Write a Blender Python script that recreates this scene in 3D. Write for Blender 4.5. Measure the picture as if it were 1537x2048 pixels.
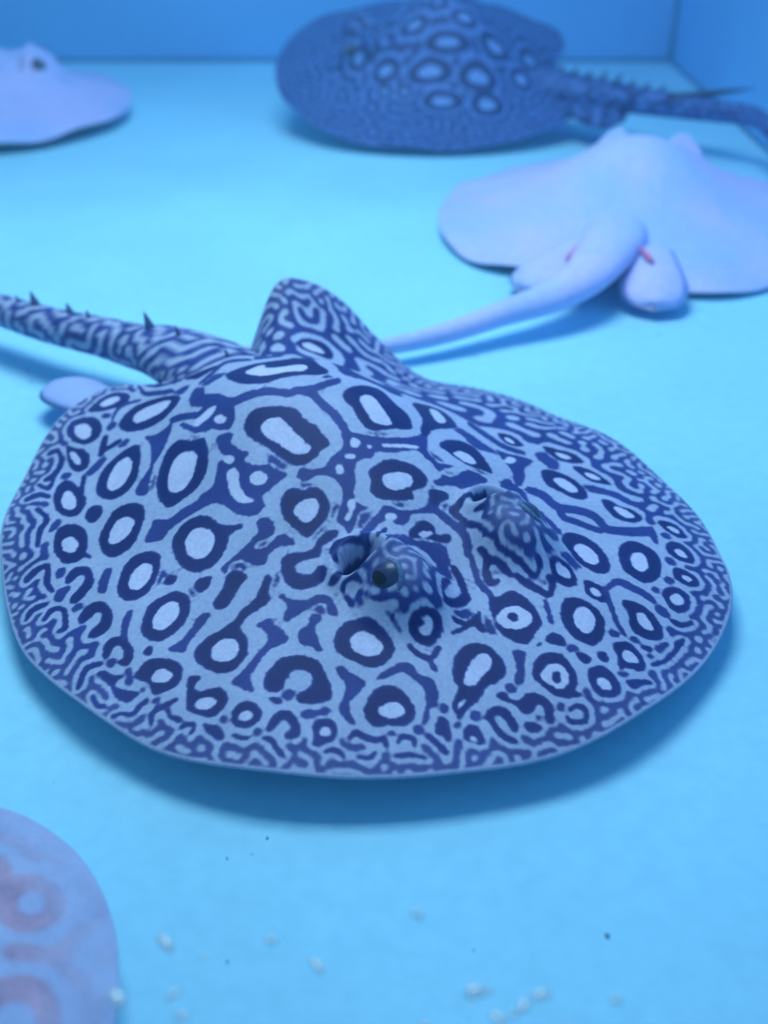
import bpy, bmesh, math, random
import numpy as np
from mathutils import Vector, Matrix
random.seed(7); np.random.seed(7)
for o in list(bpy.data.objects): bpy.data.objects.remove(o)
scene = bpy.context.scene
COL = scene.collection
R = math.radians

# ------------------------------------------------------------------ camera
cd = bpy.data.cameras.new('camera'); cam = bpy.data.objects.new('camera', cd); COL.objects.link(cam)
cam.location = (0, 0, .38); cam.rotation_euler = (R(90-33), 0, 0)
cd.sensor_fit = 'HORIZONTAL'; cd.sensor_width = 24; cd.lens = 12/math.tan(R(20))
cd.clip_start = .01; cd.clip_end = 100
cd.dof.use_dof = True; cd.dof.focus_distance = .555; cd.dof.aperture_fstop = 4.3
scene.camera = cam

# ------------------------------------------------------------------ light
w = bpy.data.worlds.new('World'); scene.world = w; w.use_nodes = True
bg = w.node_tree.nodes['Background']
bg.inputs['Color'].default_value = (.21, .58, .95, 1); bg.inputs['Strength'].default_value = .42
def area(name, loc, sx, sy, power, col, target=None):
    l = bpy.data.lights.new(name, 'AREA'); l.shape = 'RECTANGLE'; l.size = sx; l.size_y = sy; l.energy = power; l.color = col
    o = bpy.data.objects.new(name, l); COL.objects.link(o); o.location = loc
    if target: o.rotation_euler = (Vector(target)-Vector(loc)).to_track_quat('-Z', 'Y').to_euler()
    return o
area('tank_hood_lamp', (-.12, .95, 1.12), .60, .46, 16.8, (.62, .90, 1.0))
area('tank_hood_lamp', (-.25, 1.95, 1.12), .50, .34, 4.2, (.20, .58, 1.0))
vs = scene.view_settings; vs.view_transform = 'Standard'; vs.look = 'None'; vs.gamma = 1; vs.exposure = 0; vs.use_curve_mapping = False

# ------------------------------------------------------------------ helpers
def tag(o, label=None, cat=None, group=None, kind=None):
    for k, v in (('label', label), ('category', cat), ('group', group), ('kind', kind)):
        if v: o[k] = v
    return o
def empty(name, loc=(0, 0, 0), rot=(0, 0, 0), scale=1):
    o = bpy.data.objects.new(name, None); COL.objects.link(o); o.location = loc; o.rotation_euler = rot; o.scale = (scale,)*3
    o.empty_display_size = .02; return o
def mesh_obj(name, me, mat=None, parent=None, smooth=True):
    if mat: me.materials.append(mat)
    if smooth: me.polygons.foreach_set('use_smooth', np.ones(len(me.polygons), bool))
    o = bpy.data.objects.new(name, me); COL.objects.link(o)
    if parent: o.parent = parent
    return o
def pydata(name, v, f):
    me = bpy.data.meshes.new(name); me.from_pydata([tuple(p) for p in v], [], f); me.update(); return me
def box(name, lo, hi, mat, parent=None, bevel=0):
    bm = bmesh.new(); bmesh.ops.create_cube(bm, size=1)
    for v in bm.verts: v.co = Vector(((lo[i]+hi[i])/2+v.co[i]*(hi[i]-lo[i]) for i in range(3)))
    if bevel: bmesh.ops.bevel(bm, geom=bm.edges[:], offset=bevel, segments=2, affect='EDGES')
    me = bpy.data.meshes.new(name); bm.to_mesh(me); bm.free()
    return mesh_obj(name, me, mat, parent, smooth=False)
def sphere_mesh(name, r=1, seg=24, rings=14):
    bm = bmesh.new(); bmesh.ops.create_uvsphere(bm, u_segments=seg, v_segments=rings, radius=r)
    me = bpy.data.meshes.new(name); bm.to_mesh(me); bm.free(); return me
def new_mat(name):
    m = bpy.data.materials.new(name); m.use_nodes = True
    nt = m.node_tree; return m, nt, nt.nodes['Principled BSDF']
def node(nt, t, **kw):
    n = nt.nodes.new(t)
    for k, v in kw.items(): setattr(n, k, v)
    return n
def noise(nt, scale, detail=3, rough=.5, vec=None):
    n = node(nt, 'ShaderNodeTexNoise'); n.inputs['Scale'].default_value = scale; n.inputs['Detail'].default_value = detail; n.inputs['Roughness'].default_value = rough
    if vec is not None: nt.links.new(vec, n.inputs['Vector'])
    return n
def ramp(nt, fac, stops):
    n = node(nt, 'ShaderNodeValToRGB'); e = n.color_ramp.elements
    while len(e) < len(stops): e.new(.5)
    for i, (p, c) in enumerate(stops): e[i].position = p; e[i].color = tuple(c)+(1,)
    nt.links.new(fac, n.inputs['Fac']); return n
def mixc(nt, fac, a, b, mode='MIX'):
    n = node(nt, 'ShaderNodeMix', data_type='RGBA', blend_type=mode)
    if isinstance(fac, (int, float)): n.inputs[0].default_value = fac
    else: nt.links.new(fac, n.inputs[0])
    for s, i in ((a, 6), (b, 7)):
        if isinstance(s, tuple): n.inputs[i].default_value = s+(1,)
        else: nt.links.new(s, n.inputs[i])
    return n.outputs[2]
def bump(nt, b, h, strength, dist):
    n = node(nt, 'ShaderNodeBump'); n.inputs['Strength'].default_value = strength; n.inputs['Distance'].default_value = dist
    nt.links.new(h, n.inputs['Height']); nt.links.new(n.outputs[0], b.inputs['Normal'])

def plain(name, col, rough=.5, spec=.2, var=.12, scale=60, bmp=0, sss=0):
    m, nt, b = new_mat(name)
    tc = node(nt, 'ShaderNodeTexCoord')
    n = noise(nt, scale, 4, .6, tc.outputs['Object'])
    r = ramp(nt, n.outputs['Fac'], [(.3, tuple(c*(1-var) for c in col)), (.7, tuple(min(1, c*(1+var)) for c in col))])
    nt.links.new(r.outputs[0], b.inputs['Base Color'])
    b.inputs['Roughness'].default_value = rough; b.inputs['Specular IOR Level'].default_value = spec
    if bmp: bump(nt, b, n.outputs['Fac'], bmp, .002)
    if sss:
        b.inputs['Subsurface Weight'].default_value = sss; b.inputs['Subsurface Radius'].default_value = (.01, .006, .006); b.inputs['Subsurface Scale'].default_value = .6
    return m
def skin_mat(name, light, spot, web, ring, rough=.48, spec=.2, bmp=.35):
    """pigmented skin: attribute 'pigment' 0 = pale ground .. 1 = dark ring, 'inner' = pale spot centres"""
    m, nt, b = new_mat(name)
    tc = node(nt, 'ShaderNodeTexCoord')
    a = node(nt, 'ShaderNodeAttribute', attribute_name='pigment'); i = node(nt, 'ShaderNodeAttribute', attribute_name='inner')
    n1 = noise(nt, 420, 3, .6, tc.outputs['Object']); n2 = noise(nt, 26, 3, .6, tc.outputs['Object']); n3 = noise(nt, 1500, 2, .6, tc.outputs['Object'])
    ground = mixc(nt, i.outputs['Fac'], light, spot)
    gr = ramp(nt, n2.outputs['Fac'], [(.25, (.86, .88, .9)), (.75, (1.12, 1.1, 1.08))])
    ground = mixc(nt, 1.0, ground, gr.outputs[0], 'MULTIPLY')
    fl = ramp(nt, n1.outputs['Fac'], [(.3, (.88, .88, .9)), (.7, (1.1, 1.1, 1.08))])
    ground = mixc(nt, 1.0, ground, fl.outputs[0], 'MULTIPLY')
    # dark pigment: web tone -> ring tone
    d = node(nt, 'ShaderNodeMapRange'); d.inputs['From Min'].default_value = .78; d.inputs['From Max'].default_value = 1.0
    nt.links.new(a.outputs['Fac'], d.inputs['Value'])
    dark = mixc(nt, d.outputs[0], web, ring)
    dark = mixc(nt, 1.0, dark, fl.outputs[0], 'MULTIPLY')
    md = ramp(nt, n2.outputs['Fac'], [(.28, (.70, .74, .80)), (.72, (1.35, 1.32, 1.25))])
    dark = mixc(nt, 1.0, dark, md.outputs[0], 'MULTIPLY')
    f = node(nt, 'ShaderNodeMapRange'); f.inputs['From Min'].default_value = .12; f.inputs['From Max'].default_value = .74
    nt.links.new(a.outputs['Fac'], f.inputs['Value'])
    nt.links.new(mixc(nt, f.outputs[0], ground, dark), b.inputs['Base Color'])
    b.inputs['Roughness'].default_value = rough; b.inputs['Specular IOR Level'].default_value = spec
    bump(nt, b, n3.outputs['Fac'], bmp, .0012)
    return m

# ---- shared surface maths: local frame, head along +X, ray's left along +Y
def interp_periodic(deg, table):
    table = sorted(table)
    a = np.array([t[0] for t in table], float); v = np.array([t[1] for t in table], float)
    aa = np.concatenate([a-360, a, a+360]); vv = np.concatenate([v, v, v])
    # monotone-ish smooth interpolation (cosine blended Catmull-Rom)
    d = (np.asarray(deg)+180) % 360-180
    i = np.clip(np.searchsorted(aa, d, side='right')-1, 1, len(aa)-3)
    t = (d-aa[i])/(aa[i+1]-aa[i])
    m0 = (vv[i+1]-vv[i-1])/(aa[i+1]-aa[i-1])*(aa[i+1]-aa[i])
    m1 = (vv[i+2]-vv[i])/(aa[i+2]-aa[i])*(aa[i+1]-aa[i])
    return (2*t**3-3*t**2+1)*vv[i]+(t**3-2*t**2+t)*m0+(-2*t**3+3*t**2)*vv[i+1]+(t**3-t**2)*m1
def sstep(x, a, b):
    t = np.clip((x-a)/(b-a), 0, 1); return t*t*(3-2*t)
class RayShape:
    """outline: (deg, radius) table; lift: (deg, rim lift) table"""
    def __init__(s, outline, lift, z0=.012, dome=.03, hump=.053, eye_x=.107, eye_y=.040, eye_h=.021, eye_r=.0195, ridge=.022, spir=.022, lift_in=.55, hx=-.065, wave=.0012, spx=.0255):
        s.__dict__.update(locals())
    def R(s, th): return interp_periodic(np.degrees(th), s.outline)
    def rho(s, x, y):
        return np.hypot(x, y)/s.R(np.arctan2(y, x))
    def base(s, x, y):
        th = np.arctan2(y, x); r = np.hypot(x, y)/s.R(th)
        L = interp_periodic(np.degrees(th), s.lift)
        t = np.clip((r-s.lift_in)/(1-s.lift_in), 0, 1.05)
        wv = s.wave*(np.sin(9*th+1.3)+.6*np.sin(14*th+.4)+.5*np.sin(5*th))*np.clip((r-.5)/.5, 0, 1.05)**2
        return s.z0+L*t**1.6+wv
    def thick(s, x, y):
        r = np.clip(s.rho(x, y), 0, 1)
        z = s.dome*np.maximum(1-r*r, 0)**.85
        hx = np.where(x > s.hx, .125, .108)
        z = z+s.hump*np.exp(-((x-s.hx)/hx)**2-(np.abs(y)/.085)**2.2)*(1-r**10)
        # tail-root ridge
        z = z+s.ridge*np.exp(-(y/.026)**2)*sstep(-x, .08, .18)
        # cranial ridge either side of the eyes, shallow trough between
        z = z-.005*np.exp(-((x-s.eye_x)/.03)**2-(y/.022)**2)
        for sg in (1, -1):
            ex, ey = s.eye_x, sg*s.eye_y
            q = np.sqrt(((x-ex)/1.15)**2+(y-ey)**2)/s.eye_r
            z = z+s.eye_h*np.exp(-q**3.2*.75)
            # spiracle pit behind the eye, slanting outward
            px, py = ex-s.spx, ey+sg*.006
            q = np.sqrt(((x-px)/.0085)**2+((y-py)/.0105)**2)
            z = z-s.spir*np.exp(-q**3)+.004*np.exp(-((q-1.65)/.45)**2)
        return z
    def top(s, x, y): return s.base(x, y)+s.thick(x, y)
    def bottom(s, x, y):
        r = np.clip(s.rho(x, y), 0, 1)
        return s.base(x, y)-.006*(1-r**8)
# ---- main ray
MAIN_POS = (-.022, .549); MAIN_HEAD = math.radians(-54)
MAIN_OUT = [(-179,.188),(-171,.196),(-163,.214),(-153,.224),(-135,.217),(-123,.212),(-111,.207),(-101,.206),(-90,.208),(-81,.208),(-69,.210),(-58,.214),(-40,.215),(-22,.218),(-7,.225),(10,.228),(25,.231),(33,.231),(40,.228),(45,.224),(55,.219),(67,.212),(81,.206),(95,.202),(107,.205),(118,.206),(127,.203),(137,.206),(149,.208),(158,.204),(164,.194),(169,.187),(175,.186)]
MAIN_LIFT = [(-177,.006),(-165,.030),(-153,.022),(-138,.008),(-118,.002),(-103,0),(-63,.004),(-23,.005),(17,.002),(47,.002),(87,.004),(122,.002),(131,.008),(139,.034),(147,.066),(155,.081),(161,.079),(167,.045),(172,.008)]
MAIN = RayShape(MAIN_OUT, MAIN_LIFT, z0=.016)
def main_world(x, y, z):
    c, s_ = math.cos(MAIN_HEAD), math.sin(MAIN_HEAD)
    return np.stack([MAIN_POS[0]+c*x-s_*y, MAIN_POS[1]+s_*x+c*y, z+0*x], -1)

# ------------------------------------------------------------------ pigment fields (reaction-diffusion style labyrinth grown round the traced marks)
def gauss(F, sig, kx, ky): return F*np.exp(-.5*(sig**2)*(kx*kx+ky*ky))
class Pigment:
    def __init__(s, size, n, lam, marks=None, ellipses=(), iters=26, bias=0.0, seed=3, web=.82, free=None, fade=None, soft=.00055, rag=.0, eye=()):
        """size: half width (m); lam: function (x, y) -> pattern wavelength (m)"""
        s.h, s.n = size, n; rng = np.random.default_rng(seed)
        g = (np.arange(n)+.5)/n*2*size-size
        X, Y = np.meshgrid(g, g)
        k = np.fft.fftfreq(n, 2*size/n)*2*np.pi; kx, ky = np.meshgrid(k, k)
        dark = np.zeros((n, n)); level = np.full((n, n), web); fixed = np.zeros((n, n)); inner = np.zeros((n, n))
        def raster(poly):
            P = smooth_poly(poly)
            lo = np.clip(((P.min(0)+size)/(2*size)*n).astype(int)-1, 0, n-1); hi = np.clip(((P.max(0)+size)/(2*size)*n).astype(int)+2, 1, n)
            sx, sy = slice(lo[0], hi[0]), slice(lo[1], hi[1])
            x, y = X[sy, sx], Y[sy, sx]; ins = np.zeros(x.shape, bool)
            for (x0, y0), (x1, y1) in zip(P, np.roll(P, -1, 0)):
                if y0 == y1: continue
                c = ((y0 > y) != (y1 > y)) & (x < (x1-x0)*(y-y0)/(y1-y0)+x0); ins ^= c
            return (sy, sx), ins
        for kind, fl in (marks or ()):
            sl, ins = raster(np.array(fl, float).reshape(-1, 2)/1000)
            if kind == 'L': dark[sl][ins] = 0; fixed[sl][ins] = 1; inner[sl][ins] = 1
            else:
                dark[sl][ins] = 1; fixed[sl][ins] = 1; inner[sl][ins] = 0; level[sl][ins] = 1.0 if kind == 'R' else web
        for (cx, cy, rx, ry, ix, iy) in ellipses:
            wob = 1+.10*np.sin(3*np.arctan2(Y-cy, X-cx)+cx*90)
            q = ((X-cx)/rx)**2+((Y-cy)/ry)**2 < wob; qi = ((X-cx)/ix)**2+((Y-cy)/iy)**2 < wob
            dark[q] = 1; level[q] = 1; fixed[q] = 1; dark[qi] = 0; inner[qi] = 1
        if marks or len(ellipses):
            b = np.fft.ifft2(gauss(np.fft.fft2(dark), .0013, kx, ky)).real
            fixed = np.maximum(fixed, b > .11)
        tgt = np.where(dark > .5, 1., -1.)
        if free is not None:
            fr = free(X, Y); fixed[fr] = 0; inner[fr] = 0; level[fr] = web*.92
        L = lam(X, Y)
        lams = np.array([.0045, .0068, .010, .015, .022, .032])
        W = np.exp(-(np.log(L[None]/lams[:, None, None])/.34)**2); W /= W.sum(0)
        u = rng.normal(0, .5, (n, n)); fx = fixed > .5
        ker = []
        for l in lams:
            sg = l/5.72; kk = kx*kx+ky*ky
            f = np.exp(-.5*sg*sg*kk)-np.exp(-.5*(1.6*sg)**2*kk); ker.append(f/f.max())
        for it in range(iters):
            u[fx] = tgt[fx]
            F = np.fft.fft2(u); v = 0
            for wi, f in zip(W, ker): v = v+wi*np.fft.ifft2(F*f).real
            u = np.tanh(2.6*v+bias)
        u[fx] = tgt[fx]
        p = np.fft.ifft2(gauss(np.fft.fft2(u), soft, kx, ky)).real
        p = p+rag*np.fft.ifft2(gauss(np.fft.fft2(rng.normal(0, 1, (n, n))), .0007, kx, ky)).real*(.0007*3.54/(2*size/n))
        p = sstep(p, -.78, .40)
        lv = np.fft.ifft2(gauss(np.fft.fft2(level), .0010, kx, ky)).real
        s.p = p*np.maximum(lv, .5)*(1 if fade is None else fade(X, Y))
        for ex, ey in eye:   # dusky, low-contrast skin on the eye stalks
            k_ = np.exp(-(np.hypot(X-ex, Y-ey)/.0165)**6); s.p = s.p*(1-.45*k_)+.22*k_
        s.inner = np.clip(np.fft.ifft2(gauss(np.fft.fft2(inner), .0012, kx, ky)).real*1.3, 0, 1)
    def samp(s, F, x, y):
        a = (np.asarray(x)+s.h)/(2*s.h)*s.n-.5; b = (np.asarray(y)+s.h)/(2*s.h)*s.n-.5
        i = np.floor(a).astype(int); j = np.floor(b).astype(int); fa, fb = a-i, b-j; n = s.n
        g = lambda jj, ii: F[jj % n, ii % n]
        return (g(j, i)*(1-fa)+g(j, i+1)*fa)*(1-fb)+(g(j+1, i)*(1-fa)+g(j+1, i+1)*fa)*fb
def smooth_poly(P, sub=4):
    a, b, c, d = np.roll(P, 1, 0), P, np.roll(P, -1, 0), np.roll(P, -2, 0); out = []
    for t in np.arange(sub)/sub:
        out.append(.5*((2*b)+(c-a)*t+(2*a-5*b+4*c-d)*t*t+(-a+3*b-3*c+d)*t**3))
    return np.stack(out, 1).reshape(-1, 2)

# ------------------------------------------------------------------ ray builder
def tube(pts, rad, seg=28, sub=10):
    """smooth elliptical tube; returns verts, faces, (arc, angle*radius) coordinates"""
    P = np.array(pts, float); Q = np.array(rad, float); n = len(P); C = []; Rr = []
    for i in range(n-1):
        a, b, c, d = P[max(i-1, 0)], P[i], P[i+1], P[min(i+2, n-1)]
        for t in np.arange(sub)/sub:
            C.append(.5*((2*b)+(c-a)*t+(2*a-5*b+4*c-d)*t*t+(-a+3*b-3*c+d)*t**3)); Rr.append(Q[i]*(1-t)+Q[i+1]*t)
    C.append(P[-1]); Rr.append(Q[-1]); C = np.array(C); Rr = np.array(Rr); m = len(C)
    V = []; uv = []; s = 0
    for i in range(m):
        t = C[min(i+1, m-1)]-C[max(i-1, 0)]; t /= np.linalg.norm(t)
        side = np.cross(t, (0, 0, 1)); side /= np.linalg.norm(side); up = np.cross(side, t)
        if i: s += np.linalg.norm(C[i]-C[i-1])
        for k in range(seg):
            a = 2*np.pi*k/seg
            V.append(C[i]+side*math.cos(a)*Rr[i][0]+up*math.sin(a)*Rr[i][1]); uv.append((s, a*Rr[i].mean()))
    F = [(i*seg+k, i*seg+(k+1) % seg, (i+1)*seg+(k+1) % seg, (i+1)*seg+k) for i in range(m-1) for k in range(seg)]
    F.append(tuple(range(seg))[::-1]); F.append(tuple((m-1)*seg+k for k in range(seg)))
    return np.array(V), F, np.array(uv), C, Rr
def ray_body(name, shape, n, pig, tail_pts, tail_rad, mat, mat_under, parent, tail_pig=None, edge_pale=.992):
    g = np.linspace(-1, 1, n); a, b = np.meshgrid(g, g)
    big = np.abs(a) > np.abs(b)
    with np.errstate(divide='ignore', invalid='ignore'):
        th = np.where(big, np.where(a > 0, 0, np.pi)+np.pi/4*np.nan_to_num(b/np.where(a == 0, 1, a)), np.where(b > 0, np.pi/2, -np.pi/2)-np.pi/4*np.nan_to_num(a/np.where(b == 0, 1, b)))
    r = np.maximum(np.abs(a), np.abs(b)); rr = r*shape.R(th)
    x, y = (rr*np.cos(th)).ravel(), (rr*np.sin(th)).ravel(); z = shape.top(x, y)
    V = [np.stack([x, y, z], -1)]
    idx = np.arange(n*n).reshape(n, n)
    q = np.stack([idx[:-1, :-1], idx[:-1, 1:], idx[1:, 1:], idx[1:, :-1]], -1).reshape(-1, 4)
    faces = [q]
    rim = np.concatenate([idx[0, :-1], idx[:-1, -1], idx[-1, :0:-1], idx[:0:-1, 0]])
    m = len(rim); prev = rim; base = n*n; pg = []; inn = []
    # underside rings
    under = []
    for sc, dz in ((1.0025, -.0006), (1.001, -.0015), (.985, -.0024), (.9, None), (.6, None), (.25, None), (.02, None)):
        xx, yy = x[rim]*sc, y[rim]*sc
        zz = z[rim]+dz if dz is not None else shape.bottom(xx, yy)-.0038
        V.append(np.stack([xx, yy, zz], -1)); cur = base+np.arange(m); base += m
        faces.append(np.stack([np.roll(prev, -1), prev, cur, np.roll(cur, -1)], -1)); prev = cur; under.append(m)
    nt_top = n*n; nund = base-nt_top
    tv, tf, tuv, tc, tr = tube(tail_pts, tail_rad)
    tq = np.array([f for f in tf if len(f) == 4])+base; V.append(tv); faces.append(tq)
    V = np.concatenate(V); Fq = np.concatenate(faces)
    me = bpy.data.meshes.new(name)
    me.vertices.add(len(V)); me.vertices.foreach_set('co', V.astype(np.float32).ravel())
    me.loops.add(len(Fq)*4); me.loops.foreach_set('vertex_index', Fq.astype(np.int32).ravel())
    me.polygons.add(len(Fq)); me.polygons.foreach_set('loop_start', (np.arange(len(Fq))*4).astype(np.int32))
    mi = np.zeros(len(Fq), np.int32); nq = len(q); mi[nq+2*m:nq+7*m] = 1
    me.materials.append(mat); me.materials.append(mat_under)
    me.polygons.foreach_set('material_index', mi)
    me.update(calc_edges=True); me.validate()
    pa = np.zeros(len(V)); ia = np.zeros(len(V))
    if pig is not None:
        rt = r.ravel()
        pa[:nt_top] = pig.samp(pig.p, x, y)*(1-sstep(rt, edge_pale, 1.0)); ia[:nt_top] = pig.samp(pig.inner, x, y)
        tp = tail_pig or pig
        pa[nt_top+nund:] = tp.samp(tp.p, tuv[:, 0], tuv[:, 1])
    for nm, arr in (('pigment', pa), ('inner', ia)):
        at = me.attributes.new(nm, 'FLOAT', 'POINT'); at.data.foreach_set('value', arr.astype(np.float32))
    return mesh_obj(name, me, None, parent)
EYE = sphere_mesh('eyeball', 1, 40, 24)
def add_eyes(shape, parent, mats, sides=(1, -1), size=.0122):
    for sg in sides:
        ex, ey = shape.eye_x-.001, sg*(shape.eye_y+.0045)
        ez = float(shape.top(np.array(shape.eye_x), np.array(sg*shape.eye_y)))-.0122
        d = Vector((.10, sg*.80, .58)).normalized()
        e = mesh_obj('eyeball', EYE.copy(), mats['eye'], parent); e.location = (ex, ey, ez); e.scale = (size,)*3
        e.rotation_euler = d.to_track_quat('Z', 'Y').to_euler()
        # iris rim: torus-like lid and pupil cap on the front of the ball
        bm = bmesh.new(); S = 40; rings = []
        for k in range(10):
            a = 2*math.pi*k/10; rings.append((.86+.16*math.cos(a), .52+.14*math.sin(a)))
        vs_ = [[bm.verts.new((rr*math.cos(2*math.pi*j/S), rr*.92*math.sin(2*math.pi*j/S), zz)) for j in range(S)] for rr, zz in rings]
        for k in range(10):
            for j in range(S): bm.faces.new((vs_[k][j], vs_[k][(j+1) % S], vs_[(k+1) % 10][(j+1) % S], vs_[(k+1) % 10][j]))
        bmesh.ops.recalc_face_normals(bm, faces=bm.faces[:])
        me = bpy.data.meshes.new('eyelid'); bm.to_mesh(me); bm.free()
        mesh_obj('eyelid', me, mats['lid'], e)
        bm = bmesh.new()
        # crescent pupil flap: half-moon patch a hair above the ball
        N = 24; prev = None
        for i in range(N+1):
            u = -1+2*i/N; w0 = .34*math.sqrt(max(0, 1-u*u)); row = []
            for t in (-1, -.4, .2, .55):
                X_ = u*.40; Y_ = w0*t+.05; row.append(bm.verts.new(Vector((X_, Y_, math.sqrt(max(.01, 1-X_*X_-Y_*Y_)))).normalized()*1.012))
            if prev:
                for t in range(3): bm.faces.new((prev[t], row[t], row[t+1], prev[t+1]))
            prev = row
        bmesh.ops.recalc_face_normals(bm, faces=bm.faces[:])
        me = bpy.data.meshes.new('pupil'); bm.to_mesh(me); bm.free(); mesh_obj('pupil', me, mats['pupil'], e)
def thorn(parent, pos, d, length, rad, mat):
    d = Vector(d).normalized(); bm = bmesh.new(); S = 7; rows = []
    side = d.orthogonal().normalized(); up = d.cross(side)
    for k in range(5):
        t = k/4; rr = rad*(1-t)**.8+.00012; c = Vector(pos)+d*length*t+Vector((-1, 0, 0))*length*.25*t*t
        rows.append([bm.verts.new(c+side*rr*math.cos(2*math.pi*j/S)+up*rr*math.sin(2*math.pi*j/S)) for j in range(S)])
    for k in range(4):
        for j in range(S): bm.faces.new((rows[k][j], rows[k][(j+1) % S], rows[k+1][(j+1) % S], rows[k+1][j]))
    bm.faces.new(rows[-1]); bmesh.ops.recalc_face_normals(bm, faces=bm.faces[:])
    me = bpy.data.meshes.new('thorn'); bm.to_mesh(me); bm.free(); return mesh_obj('thorn', me, mat, parent)
def fin_lobe(name, parent, root, tip, width, mat, thick=.005, arch=.006, n=14, m=9, pig=None):
    """a soft pelvic-fin lobe from root to tip, with real thickness"""
    A, B = Vector(root), Vector(tip); ax = (B-A); L = ax.length; ax.normalize()
    side = ax.cross(Vector((0, 0, 1))).normalized(); up = side.cross(ax)
    V = []; F = []
    for sgn in (1, -1):
        for i in range(n):
            t = i/(n-1); wd = width*(.55+.75*t-.2*t*t)*math.sqrt(max(0, 1-max(0, (t-.45)/.55)**2.4))*.5+.0004
            for j in range(m):
                s_ = -1+2*j/(m-1); h = thick*.5*(1-s_*s_)**.5*(1-t**6)**.5
                V.append(A+ax*L*t+side*wd*s_+up*(sgn*h+arch*(1-s_*s_)*math.sin(t*2.6)))
    for k in (0, 1):
        for i in range(n-1):
            for j in range(m-1):
                q = [k*n*m+i*m+j, k*n*m+i*m+j+1, k*n*m+(i+1)*m+j+1, k*n*m+(i+1)*m+j]; F.append(q if k == 0 else q[::-1])
    me = pydata(name, V, F)
    bm = bmesh.new(); bm.from_mesh(me); bmesh.ops.remove_doubles(bm, verts=bm.verts[:], dist=1e-5); bmesh.ops.recalc_face_normals(bm, faces=bm.faces[:]); bm.to_mesh(me); bm.free()
    pa = np.zeros(len(me.vertices))
    if pig is not None:
        co = np.array([v.co[:] for v in me.vertices]); pa = pig.samp(pig.p, co[:, 0], co[:, 1])
    for nm, arr in (('pigment', pa), ('inner', pa*0)):
        at = me.attributes.new(nm, 'FLOAT', 'POINT'); at.data.foreach_set('value', arr.astype(np.float32))
    return mesh_obj(name, me, mat, parent)
def to_local(root_pos, head, pts, scale=1):
    c, s_ = math.cos(head), math.sin(head)
    return [((c*(p[0]-root_pos[0])+s_*(p[1]-root_pos[1]))/scale, (-s_*(p[0]-root_pos[0])+c*(p[1]-root_pos[1]))/scale, (p[2]-(root_pos[2] if len(root_pos) > 2 else 0))/scale) for p in pts]

GLINT_BEADS = []  # positions and sizes of beads that imitate glints on the water surface
for k, (x, y) in enumerate([(.026, .1786), (.0285, .176), (.0405, .178), (.0445, .1755), (-.0597, .177), (-.058, .1745), (-.052, .186), (-.066, .196), (-.034, .197), (.010, .200), (.012, .171), (.032, .170), (.036, .1695), (.052, .171), (-.075, .174), (.066, .176), (-.02, .19)]):
    GLINT_BEADS.append((x, y, .10+.006*math.sin(k*2.3), (.0026, .0017, .0020, .0019, .0017, .0013, .0010)[k % 7]))
# ------------------------------------------------------------------ materials
FLOOR_COL = (.36, .76, .97)
def tank_mat(name, col, var, rough):
    m, nt, b = new_mat(name); tc = node(nt, 'ShaderNodeTexCoord')
    n1 = noise(nt, 3.2, 4, .55, tc.outputs['Object']); n2 = noise(nt, 90, 5, .65, tc.outputs['Object'])
    a = ramp(nt, n1.outputs['Fac'], [(.3, tuple(c*(1-var) for c in col)), (.7, tuple(c*(1+var) for c in col))])
    f = ramp(nt, n2.outputs['Fac'], [(.35, (.95, .96, .97)), (.65, (1.04, 1.03, 1.03))])
    nt.links.new(mixc(nt, 1.0, a.outputs[0], f.outputs[0], 'MULTIPLY'), b.inputs['Base Color'])
    b.inputs['Roughness'].default_value = rough; b.inputs['Specular IOR Level'].default_value = .08
    bump(nt, b, n2.outputs['Fac'], .08, .003); return m
def pale_mat(name, a, b_):
    m, nt, b = new_mat(name); tc = node(nt, 'ShaderNodeTexCoord')
    n1 = noise(nt, 9, 3, .55, tc.outputs['Object']); n2 = noise(nt, 120, 4, .65, tc.outputs['Object']); n3 = noise(nt, 900, 2, .6, tc.outputs['Object'])
    c = mixc(nt, ramp(nt, n1.outputs['Fac'], [(.36, (0, 0, 0)), (.64, (1, 1, 1))]).outputs[0], a, b_)
    f = ramp(nt, n2.outputs['Fac'], [(.35, (.93, .91, .95)), (.65, (1.04, 1.04, 1.03))])
    nt.links.new(mixc(nt, 1.0, c, f.outputs[0], 'MULTIPLY'), b.inputs['Base Color'])
    b.inputs['Roughness'].default_value = .5; b.inputs['Specular IOR Level'].default_value = .18
    b.inputs['Subsurface Weight'].default_value = .25; b.inputs['Subsurface Radius'].default_value = (.010, .006, .006); b.inputs['Subsurface Scale'].default_value = .5
    bump(nt, b, n3.outputs['Fac'], .3, .001); return m
M = {
 'floor': tank_mat('blue_tank_floor', FLOOR_COL, .085, .6),
 'wall': tank_mat('blue_tank_wall', (.19, .52, .92), .06, .5),
 'bead': plain('dark_sealant', (.05, .20, .40), .5, .2),
 'skin': skin_mat('leopard_skin', (.41, .465, .69), (.60, .60, .84), (.028, .046, .25), (.008, .015, .13)),
 'under': plain('pale_underside', (.50, .62, .72), .5, .15, .06),
 'eye': plain('eye_grey', (.030, .050, .13), .3, .3, .3, 3),
 'lid': plain('eyelid_flesh', (.10, .16, .32), .5, .2, .35, 9),
 'pupil': plain('pupil_black', (.003, .005, .012), .15, .5, .1),
 'thorn': plain('thorn_dark', (.02, .05, .18), .45, .2),
 'pale': pale_mat('pale_skin', (.46, .58, .95), (.66, .60, .95)),
 'rim_lav': plain('lavender_fin', (.40, .48, .88), .5, .15, .05),
}

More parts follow.
